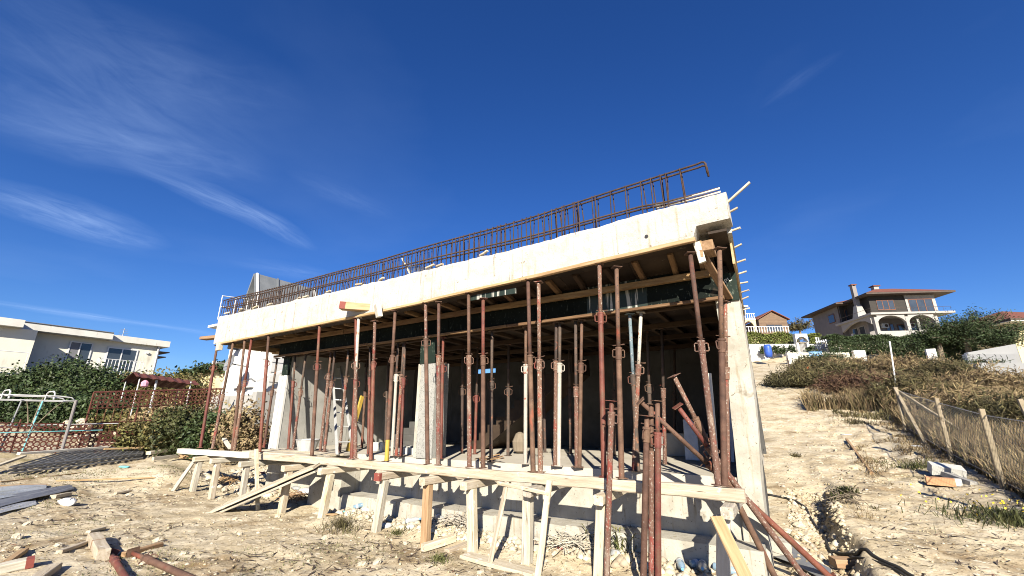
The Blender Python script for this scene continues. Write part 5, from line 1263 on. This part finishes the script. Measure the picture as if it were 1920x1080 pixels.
lump('teal_tarp', 'tarp_teal', 1503, 690, (.7, .3, .22), 'crumpled turquoise tarp on the slope below the bench', 'tarp', 8)
o = lump('orange_marker', 'orange_plastic', 1516, 697, (.16, .16, .35), 'small orange plastic marker beside the turquoise tarp', 'marker', 9)
p = on_ground(1484, 712); tag(MB().tube((0, 0, -.2), (0, 0, 1.3), .035, n=6).build('steel_stake', 'prop_dark'), 'thin dark stake on the slope left of the scrub', 'stake').location = p
# tamarisk-like tree and scrub on the hill
def tree_hill(px, D, pt, pb, rw, leaf, label, seed, n_cl=60, per=220, sz=.16):
    p = at_d(px, pb, D); top = at_d(px, pt, D).z; h_ = top - p.z; t = thing('garden_tree', label, 'tree', p)
    g = np.random.default_rng(seed); pts = []; bm_ = MB()
    bm_.path([(0, 0, -1), (.1, 0, h_ * .3), (-.1, 0, h_ * .55)], [.22, .16, .1], 7)
    for i in range(n_cl):
        a = g.random() * 6.28; e = np.array([math.cos(a) * rw * (.3 + .8 * g.random()), math.sin(a) * rw * .8 * g.random(), h_ * (.35 + .65 * g.random())])
        b0 = np.array([0, 0, h_ * .3]); k = g.random((per, 1)) ** .6
        q = b0 + (e - b0) * k; q[:, 2] += (np.sin(k[:, 0] * 2.2) * .25) * h_ * .3 * (1 - k[:, 0]); q += g.normal(size=q.shape) * (.10 + .16 * k)
        pts.append(q); bm_.path([tuple(b0), tuple((b0 + e) / 2 + np.array([0, 0, .2])), tuple(e)], [.05, .03, .008], 4)
    q = np.concatenate(pts); link('crown', leaf_mesh(q, sz * (.6 + .8 * g.random(len(q))), 'crown', seed, aspect=.35), leaf, t); bm_.build('trunk', 'bark', t)
tree_hill(1815, 33, 588, 660, 2.9, 'leaf_conifer', 'feathery dark green tree right of the villa', 601)
tree_hill(1880, 31, 608, 660, 1.8, 'leaf_conifer', 'smaller feathery tree between the villa tree and the right edge', 602, 40)
tree_hill(1760, 34, 612, 655, 1.6, 'leaf_dark', 'low dark tree hiding the right end of the villa porch', 603, 35)
tree_hill(1500, 75, 600, 626, 2.5, 'leaf_olive', 'far olive bush on the skyline left of the villa', 604, 24, 120, .3)
SC = [(1520, 24, 1.5, .75, 'leaf_olive', 'olive scrub bush low on the pale slope'), (1575, 24, 1.4, .8, 'leaf_olive', 'olive brown scrub bush right of the pale slope'), (1545, 30, 1.4, .6, 'leaf_olive', 'olive scrub bush under the low cream wall'),
      (1620, 27, 1.8, .9, 'leaf_dry', 'dry tan scrub below the dark hedge'), (1675, 26, 1.8, 1.0, 'leaf_dry', 'dry tan scrub behind the white pole'), (1735, 25, 1.7, .9, 'leaf_dry', 'tan scrub right of the white pole'), (1790, 22, 1.5, .95, 'leaf_olive', 'olive scrub below the white box pillar'),
      (1600, 21, .9, .5, 'leaf_rust', 'rust-brown dead bush at the edge of the pale slope'), (1655, 20, 1.0, .55, 'leaf_rust', 'rust-brown dead bush left of the fence brace'), (1860, 19, 1.4, .7, 'leaf_dry', 'dry scrub under the sloping white wall'), (1720, 17.5, 1.2, .6, 'leaf_olive', 'olive scrub just behind the first fence post'),
      (1800, 15.5, 1.3, .6, 'leaf_dry', 'dry scrub behind the middle fence posts'), (1880, 14, 1.2, .6, 'leaf_olive', 'olive scrub at the right edge behind the fence'), (1570, 32, 1.5, .7, 'leaf_conifer', 'dark scrub at the foot of the dark hedge'), (1850, 24, 1.6, 1.1, 'leaf_conifer', 'dark green bush left of the sloping white wall')]
SCT = [695, 682, 674, 670, 668, 668, 672, 716, 722, 690, 706, 736, 746, 662, 664]
for i, (px, D, r_, h_, lf, lab) in enumerate(SC):
    p = at_d(px, 785, D); g_ = gz(p.x, p.y); h_ = max(.22, (at_d(px, SCT[i], D).z - g_) * .40)
    shrub('scrub_bush', lab, (p.x, p.y, g_ - .1), (r_ * 1.1, r_, h_), 120, 75, lf, .30, 700 + i * 5, 'scrub on the slope', clr=.42, hollow=.1, aspect=.09, up=.7, stems=14)

# ------------------------------------------------------------------ right: wire fence, pole, rubble
WFN = thing('wire_fence', 'chain-link fence on weathered brown posts along the right field', 'fence', (3.6, 6, gz(3.6, 6)))
WO2 = WFN.location
FP = [(3.62, 3.25), (3.63, 5.93), (3.60, 8.57), (3.62, 12.95)]
for i, (x, y) in enumerate(FP):
    g_ = gz(x, y); o = timber('post', (x, y, g_ - .2), (x + .04 * (1 if i else 0), y + .03, g_ + 1.40),   .08, .08, 'post_weathered', WFN, ch=.012)
timber('brace', (3.62, 10.6, gz(3.6, 10.6) - .1), (3.6, 12.8, gz(3.6, 12.9) + 1.35), .075, .075, 'post_weathered', WFN)
timber('brace', (4.9, 11.0, gz(4.9, 11.0)), (3.65, 12.9, gz(3.6, 12.9) + 1.3), .065, .065, 'post_weathered', WFN)
wm = MB()
for k in range(3):
    (xa, ya), (xb, yb) = FP[k], FP[k + 1]; L_ = math.hypot(xb - xa, yb - ya); za, zb = gz(xa, ya) + .08, gz(xb, yb) + .08; hh = 1.22; pit = .115
    P_ = lambda s_, t_: (xa + (xb - xa) * s_ / L_ + .062, ya + (yb - ya) * s_ / L_, za + (zb - za) * s_ / L_ + t_)
    for sg in (1, -1):
        s0 = -hh
        while s0 < L_ + hh:
            a0_, b0_ = (s0, 0.0), (s0 + hh, hh)
            if sg < 0: a0_, b0_ = (s0, hh), (s0 + hh, 0.0)
            lo, hi = max(0, a0_[0]), min(L_, b0_[0])
            if hi > lo:
                f0 = (lo - a0_[0]) / hh; f1 = (hi - a0_[0]) / hh
                wm.tube(P_(lo, a0_[1] + (b0_[1] - a0_[1]) * f0), P_(hi, a0_[1] + (b0_[1] - a0_[1]) * f1),   .0026, n=3, cap=False)
            s0 += pit
o = wm.build('wire_mesh', 'mesh_dark', WFN, off=WO2); o['kind'] = 'stuff'
for t_ in (.12, 1.28):
    MB().path([(x + .06, y, gz(x, y) + t_) for x, y in FP], .008, 4).build('tension_wire', 'galv', WFN, off=WO2)
a = at_d(1668, 640, 17.6); b = at_d(1700, 822, 17.6)
timber('marker_pole', (b.x, b.y, gz(b.x, b.y) - .1), a, .05, .05, 'white_paint', label='tall thin white pole leaning beside the end of the wire fence', cat='pole')
a = at_d(1912, 748, 10.5); g_ = gz(a.x, a.y)
timber('field_post', (a.x + .1, a.y, g_ - .1), (a.x, a.y, max(a.z, g_ + .8)), .09, .09, 'post_weathered', label='single weathered post at the right edge of the field', cat='post')
for i, (px, py, sz, m_, lab, rx) in enumerate([(1775, 893, (.26, .14, .10), 'aerated_block', 'white block tilted on the rubble by the fence', .3), (1798, 905, (.07, .30, .05), 'render_grey', 'grey slab leaning across the rubble by the fence', .2), (1765, 912, (.2, .09, .07), 'brick_orange', 'orange brick lying by the rubble near the fence', 0), (1786, 913, (.12, .09, .07), 'aerated_block', 'small pale brick right of the orange one', 0),
                                             (1589, 1066, (.16, .09, .05), 'wood_orange', 'wooden block lying near the hose at the bottom right', 0), (1466, 1046, (.12, .10, .10), 'concrete_pale', 'pale concrete lump under the leaning props', .1)]):
    p = on_ground(px, py); o = MB().box(-sz[0], sz[0], -sz[1], sz[1], 0, sz[2] * 2, .008).build('rubble_block', m_); o.location = p + Vector((0, 0, .02)); o.rotation_euler = (rx, rx * .5, rng.uniform(-.3, .9)); tag(o, lab, 'block')
a, b = on_ground(1588, 827), on_ground(1636, 892)
timber('lying_stake', a + Vector((0, 0, .05)), b + Vector((0, 0, .05)), .06, .06, 'wood_brown', label='dark stake lying on the track above the trench', cat='stake')
lump('paper_scrap', 'plastic_white', 1586, 816, (.16, .1, .04), 'white scrap lying on the dry grass up the track', 'scrap', 12)
lump('paper_scrap', 'plastic_white', 1716, 838, (.14, .08, .05), 'pale plastic scrap at the foot of the fence', 'scrap', 14)
sheet([(1455, 1010), (1560, 1075), (1560, 1100), (1450, 1050)], 'galv', 'bent grey metal channel under the leaning props', lift=.05, rib=.03)
hz_ = [on_ground(*p) + Vector((0, 0, .022)) for p in [(1440, 932), (1475, 938), (1508, 952), (1520, 975), (1536, 998), (1548, 1015), (1556, 1035), (1575, 1042), (1610, 1044), (1660, 1058), (1710, 1085), (1760, 1110)]]
def smooth_path(p, k=5):
    out = []
    for i in range(len(p) - 1):
        p0, p1, p2, p3 = p[max(i - 1, 0)], p[i], p[i + 1], p[min(i + 2, len(p) - 1)]
        for j in range(k):
            t = j / k; out.append(.5 * ((2 * p1) + (p2 - p0) * t + (2 * p0 - 5 * p1 + 4 * p2 - p3) * t * t + (3 * p1 - p0 - 3 * p2 + p3) * t ** 3))
    return out + [p[-1]]
hz2 = [Vector((q.x, q.y, max(q.z, gz(q.x, q.y) + .018))) for q in smooth_path(hz_)]
tag(MB().path(hz2, .022, 8).build('black_hose', 'rubber', smooth=True), 'black hose snaking out of the trench to the bottom right', 'hose')
hz3 = [on_ground(*p) + Vector((0, 0, .02)) for p in [(1556, 1035), (1566, 1050), (1580, 1055), (1610, 1049), (1660, 1062), (1705, 1088)]]
tag(MB().path(smooth_path(hz3), .014, 8).build('black_cable', 'rubber', smooth=True), 'thinner black cable running beside the hose', 'cable')

# ------------------------------------------------------------------ litter along the footing
def bottle(p, rot, mat, label, s=1.0):
    t = thing('plastic_bottle', label, 'bottle', p, group='plastic bottles along the footing'); t.rotation_euler = rot; t.scale = (s, s, s)
    MB().lathe([(.03, 0), (.045, .01), (.047, .10), (.042, .13), (.047, .16), (.046, .23), (.02, .29), (.014, .31)], 12).build('body', mat, t, smooth=True)
    MB().lathe([(.017, .305), (.018, .33), (.005, .332)], 10).build('cap', 'bench_blue', t); MB().lathe([(.0475, .05), (.0478, .09)], 12).build('wrapper', 'plastic_white', t)
BT = [(818, 975, 'at the foot of the orange-brown post'), (836, 968, 'just right of the orange-brown post'), (850, 958, 'against the footing right of the orange-brown post'), (868, 966, 'left of the post with two slats'), (1275, 1062, 'leftmost of the row below the right end'), (1296, 1068, 'second of the row below the right end'), (1318, 1066, 'third of the row below the right end'), (1338, 1072, 'rightmost of the row below the right end'), (662, 958, 'in the rubbish by the ramp'), (760, 985, 'in front of the footing near the middle')]
for i, (px, py, w_) in enumerate(BT):
    p = on_ground(px, py); bottle(p + Vector((0, 0, .06)), (R(90) + rng.uniform(-.3, .2), 0, rng.uniform(0, 3)), 'plastic_blue' if i % 3 else 'plastic_clear', 'crushed blue water bottle ' + w_, 1.0)
LT = [('plastic_bag', 'plastic_white', 575, 925, (.3, .16, .12), 'white plastic bag under the ramp', 'bag'), ('plastic_bag', 'plastic_white', 690, 958, (.13, .1, .07), 'small white bag in the rubbish before the footing', 'bag'), ('plastic_bag', 'plastic_clear', 555, 918, (.16, .12, .08), 'bluish crumpled film under the ramp', 'bag'),
      ('rag', 'tarp_teal', 650, 962, (.14, .06, .04), 'teal rag in the rubbish before the footing', 'rag'), ('rag', 'brick_orange', 636, 950, (.10, .07, .06), 'orange-brown scrap in the rubbish before the footing', 'rag'), ('cardboard', 'wood_orange', 622, 966, (.12, .1, .03), 'flattened brown cardboard by the ramp', 'cardboard'),
      ('plastic_bag', 'plastic_white', 710, 965, (.10, .07, .1), 'upright white bag by the red-ended bearer post', 'bag'), ('mortar_lump', 'aerated_block', 725, 990, (.09, .08, .09), 'pale mortar lump right of the red-ended bearer post', 'lump'), ('mortar_lump', 'stone', 752, 992, (.10, .08, .08), 'rounded mortar lump before the footing', 'lump'),
      ('mortar_lump', 'aerated_block', 770, 992, (.08, .09, .08), 'square mortar lump left of the orange-brown post', 'lump'), ('rag', 'paint_red', 1050, 1030, (.08, .05, .04), 'red scrap in the brushwood right of the slats', 'rag'), ('rag', 'paint_red', 492, 888, (.10, .06, .05), 'red scrap behind the thin upright slat', 'rag'), ('plastic_bag', 'plastic_clear', 1155, 1046, (.08, .06, .1), 'clear plastic bottle scrap among the green weeds', 'bag'),
      ('mortar_lump', 'aerated_block', 1385, 1000, (.12, .1, .1), 'pale mortar lump at the foot of the corner column', 'lump')]
for i, (nm, m_, px, py, sz, lab, ct) in enumerate(LT): lump(nm, m_, px, py, sz, lab, ct, 40 + i)
def brush(px, py, rad, n, label, mat='bark', seed=1, h=.25, wt_=.006):
    g = random.Random(seed); p = on_ground(px, py); m = MB()
    for i in range(n):
        a = g.uniform(0, 6.28); r = g.random() ** .5 * rad; c = Vector((r * math.cos(a), r * math.sin(a) * .6, g.random() * h * (1 - r / rad * .6))); d = Vector((g.uniform(-1, 1), g.uniform(-1, 1), g.uniform(-.35, .5))).normalized() * g.uniform(.12, .3)
        m.path([c - d, c + Vector((g.uniform(-.03, .03), g.uniform(-.03, .03), .03)), c + d], [wt_, wt_ * .9, wt_ * .4], 4)
    o = m.build('brushwood_pile', mat); o.location = p; tag(o, label, 'brushwood'); return o
brush(968, 985, .42, 260, 'dark tangle of twigs and rubbish heaped between the two thin slats', seed=3, h=.4)
brush(1070, 1025, .40, 70, 'loose pale twigs scattered right of the thin slats', 'wood_grey', 4, .2, .007)
brush(860, 985, .35, 80, 'broken pale sticks between the two posts left of the slats', 'wood_grey', 15, .16, .007)
brush(1190, 1035, .35, 90, 'dark dead stems behind the three upright loose props', 'bark', 16, .35)
brush(560, 935, .4, 60, 'brown sticks and scraps under the plank ramp', 'wood_brown', 17, .15, .008)
brush(420, 905, .5, 60, 'brown sticks under the left trestles', 'wood_brown', 18, .15, .01)
brush(740, 965, .35, 60, 'broken brown sticks before the footing by the red-ended bearer', 'wood_brown', 5, .12)
brush(1590, 945, .2, 40, 'dry roots hanging in the trench', 'bark', 6, .25)
brush(1405, 1050, .28, 60, 'dark thorny twigs at the foot of the corner column', 'prop_dark', 7, .35)
def weed(px, py, rad, h_, n, leaf, label, seed, w_=.012):
    p = on_ground(px, py); g = np.random.default_rng(seed); n = int(n * .6); r = rad * np.abs(g.normal(size=n)) * .55; a = g.random(n) * 6.28
    b = np.stack([r * np.cos(a), r * np.sin(a) * .8, np.zeros(n)], 1); b[:, 2] = gz_np(b[:, 0] + p.x, b[:, 1] + p.y) - p.z - .01
    t = thing('weed_clump', label, 'weed', p)
    o = link('blades', blade_mesh(b, h_ * (.25 + .9 * g.random(n) ** 1.6), 1.5, np.full(n, w_) * (.6 + .8 * g.random(n)), 'weed', seed), leaf, t); o['kind'] = 'stuff'
    return t
for i, q in enumerate([(1160, 1030, .28, .45, 700, 'grass_green', 'green leafy weeds behind the lone red and white prop', .02), (1310, 1050, .22, .3, 300, 'leaf_olive', 'olive weed tuft near the row of bottles', .02), (1584, 930, .20, .25, 500, 'leaf_mid', 'fresh green weed growing at the head of the trench', .03), (640, 990, .45, .22, 900, 'leaf_olive', 'grey-green dry tuft in front of the ramp posts', .008),
                       (745, 1003, .18, .15, 300, 'grass_green', 'small green tuft before the orange-brown post', .008), (822, 1052, .2, .17, 400, 'grass_green', 'spiky green tuft below the flat timbers', .008), (632, 945, .15, .2, 200, 'grass_green', 'green tuft in the rubbish under the ramp', .012), (1492, 858, .16, .2, 220, 'leaf_olive', 'small dark tuft on the slope right of the column', .012),
                       (715, 965, .12, .16, 160, 'grass_green', 'green tuft against the red-ended bearer post', .01), (1720, 880, .7, .22, 900, 'grass_green', 'green weeds beside the rubble at the fence', .012), (1640, 955, .1, .08, 80, 'leaf_olive', 'tiny tuft on the track', .01), (1605, 795, .8, .3, 700, 'leaf_olive', 'olive weeds across the upper track', .012), (1900, 980, .8, .30, 1600, 'leaf_mid', 'green flowering weeds at the right edge of the track', .012), (1690, 795, .5, .35, 400, 'leaf_dry', 'dry grass tuft at the fence brace', .012)]):
    weed(*q[:7], 800 + i, q[7])
p = on_ground(1905, 985); g = np.random.default_rng(77); c = np.stack([g.normal(size=60) * .5, g.normal(size=60) * .4, .22 + .12 * g.random(60)], 1)
fl = thing('yellow_flowers', 'sprinkle of small yellow flowers on the weeds at the right edge', 'flowers', p)
o = link('blossoms', leaf_mesh(c, np.full(60, .035), 'blossoms', 5, aspect=1.0), 'flower', fl); o['kind'] = 'stuff'

# ------------------------------------------------------------------ ground cover
def field(name, n, fx, leaf, hmin, hmax, wd, seed, label, lean=.7):
    g = np.random.default_rng(seed); pts = fx(g, n); n = len(pts); z = gz_np(pts[:, 0], pts[:, 1]); b = np.column_stack([pts, z - .02]); d = np.hypot(pts[:, 0] - CAM[0], pts[:, 1] - CAM[1])
    h_ = (hmin + (hmax - hmin) * g.random(n) ** 1.5) * (.6 + .8 * (vnoise(pts[:, 0], pts[:, 1], .6) + .5))
    o = link(name, blade_mesh(b, h_, lean, wd * (.5 + g.random(n)) * np.clip(d / 9, 1, 4), name, seed), leaf); tag(o, label, name.replace('_', ' '), kind='stuff'); return o
def right_field(g, n):
    Y = 3.0 + 30 * g.random(n * 3) ** 1.6; X = 3.7 + (1.5 + .48 * Y) * g.random(n * 3); k = vnoise(X, Y, .5) > -.28; return np.stack([X, Y], 1)[k][:n]
field('dry_grass', 60000, right_field, 'leaf_dry', .25, .85, .012, 900, 'dry tan grass filling the field right of the fence')
field('weedy_grass', 26000, right_field, 'leaf_olive', .2, .7, .014, 901, 'olive weeds mixed through the dry grass field')
def tall_f(g, n):
    Y = 14 + 26 * g.random(n * 4); X = 1.2 + (2 + .42 * Y) * g.random(n * 4); k = (Y > 17.5 + 9 * vnoise(X, Y, .45) + 4 * vnoise(X, Y, 1.4)) & (vnoise(X, Y, .3) + .4 * vnoise(X, Y, 1.1) > -.05 + .25 * (X < 2.6)) & ~((Y > 26) & (X < 7)); return np.stack([X, Y], 1)[k][:n]
field('tall_dry_weeds', 32000, tall_f, 'leaf_dry', .3, 1.1, .010, 911, 'tall golden-brown weeds covering the upper slope', lean=.8)
field('tall_olive_weeds', 14000, tall_f, 'leaf_olive', .3, .9, .012, 912, 'olive weeds among the golden-brown weeds of the upper slope', lean=.9)
def slope_f(g, n):
    Y = 15 + 16 * g.random(n * 4); X = -3 + 8 * g.random(n * 4); k = (vnoise(X, Y, .35) + .25 * vnoise(X, Y, 1.3) > .10 + .30 * (X < 0)) & ((Y > 19) | (X > 2)); return np.stack([X, Y], 1)[k][:n]
n_ = len(slope_f(np.random.default_rng(902), 14000)); field('slope_grass', n_, slope_f, 'leaf_olive', .12, .4, .012, 902, 'patchy weeds on the pale slope')
def track_f(g, n):
    Y = -1 + 25 * g.random(n * 5); X = .7 + 3.05 * g.random(n * 5); k = ((X > 1.15) | (Y > 6)) & (vnoise(X * 2, Y * .5, .8) + .5 * vnoise(X, Y, 3) + .17 * (X - 2.5) > .17); return np.stack([X, Y], 1)[k][:n]
n_ = len(track_f(np.random.default_rng(903), 14000)); field('track_grass', n_, track_f, 'leaf_dry', .03, .20, .007, 903, 'short dry grass along the track', lean=1.6)
def left_f(g, n):
    X = -16 + 13 * g.random(n * 6); Y = -5 + 5.5 * g.random(n * 6); k = (vnoise(X, Y, .7) + .4 * vnoise(X, Y, 2.4) > .17 - .10 * (X < -9)); return np.stack([X, Y], 1)[k][:n]
n_ = len(left_f(np.random.default_rng(904), 16000)); field('sparse_grass', n_, left_f, 'grass_green', .02, .08, .006, 904, 'sparse low green grass on the left ground', lean=1.2)
g = np.random.default_rng(905); n_ = 14000
X = np.where(g.random(n_) < .7, -15 + 16 * g.random(n_), 1.2 + 3 * g.random(n_)); Y = np.where(X > 1.2, -2 + 11 * g.random(n_), -5 + 6 * g.random(n_) ** 1.0)
k = vnoise(X, Y, .5) + .5 * vnoise(X, Y, 1.9) > -.05; X, Y = X[k], Y[k]
c = np.column_stack([X, Y, gz_np(X, Y) + .008]); 
me = leaf_mesh(c, .05 + .13 * g.random(len(c)) ** 2, 'straw_litter', 905, aspect=.07)
co = np.empty(len(me.vertices) * 3, np.float32); me.vertices.foreach_get('co', co); co = co.reshape(-1, 3); zc4 = np.repeat(c[:, 2], 4); co[:, 2] = zc4 + (co[:, 2] - zc4) * .12; me.vertices.foreach_set('co', co.reshape(-1)); me.update()
tag(link('straw_litter', me, 'straw'), 'scattered dry straw and twigs on the bare soil', 'straw', kind='stuff')
g = np.random.default_rng(915); n_ = 11000
X = np.where(g.random(n_) < .75, -15 + 15.5 * g.random(n_), 1.2 + 3 * g.random(n_)); Y = np.where(X > 1.2, -2 + 12 * g.random(n_), -5 + 5.6 * g.random(n_))
k = vnoise(X, Y, .8) + .5 * vnoise(X, Y, 2.9) > -.02; X, Y = X[k], Y[k]; c = np.column_stack([X, Y, gz_np(X, Y) + .012])
me = leaf_mesh(c, .05 + .24 * g.random(len(c)) ** 3, 'twig_litter', 915, aspect=.10)
co = np.empty(len(me.vertices) * 3, np.float32); me.vertices.foreach_get('co', co); co = co.reshape(-1, 3); zc4 = np.repeat(c[:, 2], 4); co[:, 2] = zc4 + (co[:, 2] - zc4) * .2; me.vertices.foreach_set('co', co.reshape(-1)); me.update()
tag(link('twig_litter', me, 'prop_dark'), 'dark twigs and dead stems strewn over the bare soil', 'twigs', kind='stuff')
# gravel: small faceted stones
def gravel(name, n, fx, s0, s1, seed, label, mat='stone'):
    g = np.random.default_rng(seed); P = fx(g, n); n = len(P); z = gz_np(P[:, 0], P[:, 1]); s_ = s0 + (s1 - s0) * g.random(n) ** 4
    u = np.array([[1, 0, 0], [0, 1, 0], [-1, 0, 0], [0, -1, 0], [0, 0, .7], [0, 0, -.7]], float)
    v = u[None] * (s_[:, None, None] * (.6 + .8 * g.random((n, 6, 1)))); a = g.random(n) * 6.28; ca, sa = np.cos(a)[:, None], np.sin(a)[:, None]
    x, y = v[:, :, 0] * ca - v[:, :, 1] * sa, v[:, :, 0] * sa + v[:, :, 1] * ca
    v = np.stack([x + P[:, 0:1], y + P[:, 1:2], v[:, :, 2] + z[:, None] + s_[:, None] * .15], -1).reshape(-1, 3)
    T = np.array([[0, 1, 4], [1, 2, 4], [2, 3, 4], [3, 0, 4], [1, 0, 5], [2, 1, 5], [3, 2, 5], [0, 3, 5]]); f = (T[None] + (np.arange(n) * 6)[:, None, None]).reshape(-1)
    me = bpy.data.meshes.new(name); me.vertices.add(len(v)); me.vertices.foreach_set('co', v.astype(np.float32).reshape(-1)); me.loops.add(len(f)); me.loops.foreach_set('vertex_index', f.astype(np.int32))
    me.polygons.add(n * 8); me.polygons.foreach_set('loop_start', (np.arange(n * 8) * 3).astype(np.int32))
    try: me.polygons.foreach_set('loop_total', np.full(n * 8, 3, np.int32))
    except Exception: pass
    me.update(); me.validate(); tag(link(name, me, mat), label, name.replace('_', ' '), kind='stuff')
def gf(g, n):
    X = -15 + 19 * g.random(n * 2); Y = -5 + 12 * g.random(n * 2); k = (~((X > -11.3) & (X < .25) & (Y > .5))) & (vnoise(X, Y, .8) + .6 * g.random(n * 2) > .05); return np.stack([X, Y], 1)[k][:n]
gravel('gravel', 1600, gf, .005, .036, 906, 'small stones strewn over the bare soil')
gravel('soil_clods', 6500, gf, .004, .028, 916, 'earth clods and crumbs strewn over the bare soil', 'soil')
def gf2(g, n): return np.stack([-8 + 8.6 * g.random(n), .15 + .4 * g.random(n)], 1)
gravel('footing_rubble', 2200, gf2, .01, .085, 907, 'broken rubble along the foot of the building')
def gf3(g, n): return np.stack([.3 + .75 * g.random(n), .6 + 5 * g.random(n)], 1)
gravel('trench_rubble', 500, gf3, .01, .08, 908, 'pale rubble in the trench right of the column')
gravel('trench_clods', 1500, gf3, .01, .07, 918, 'earth clods in the trench right of the column', 'soil')
def gf4(g, n): return np.stack([-14.5 + 4.5 * g.random(n), .4 + 2.4 * g.random(n)], 1)
gravel('bank_rubble', 900, gf4, .02, .14, 909, 'earth clods and stones on the bank left of the building')
def gf5(g, n):
    Y = 4.5 + 22 * g.random(n * 2) ** 1.2; X = .15 + 3.5 * g.random(n * 2); k = vnoise(X, Y, .7) + .5 * g.random(n * 2) > .12; return np.stack([X, Y], 1)[k][:n]
gravel('slope_clods', 1500, gf5, .008, .05, 921, 'earth clods and crumbs strewn over the right slope', 'soil')
gravel('slope_stones', 160, gf5, .01, .06, 922, 'pale stones strewn over the right slope')
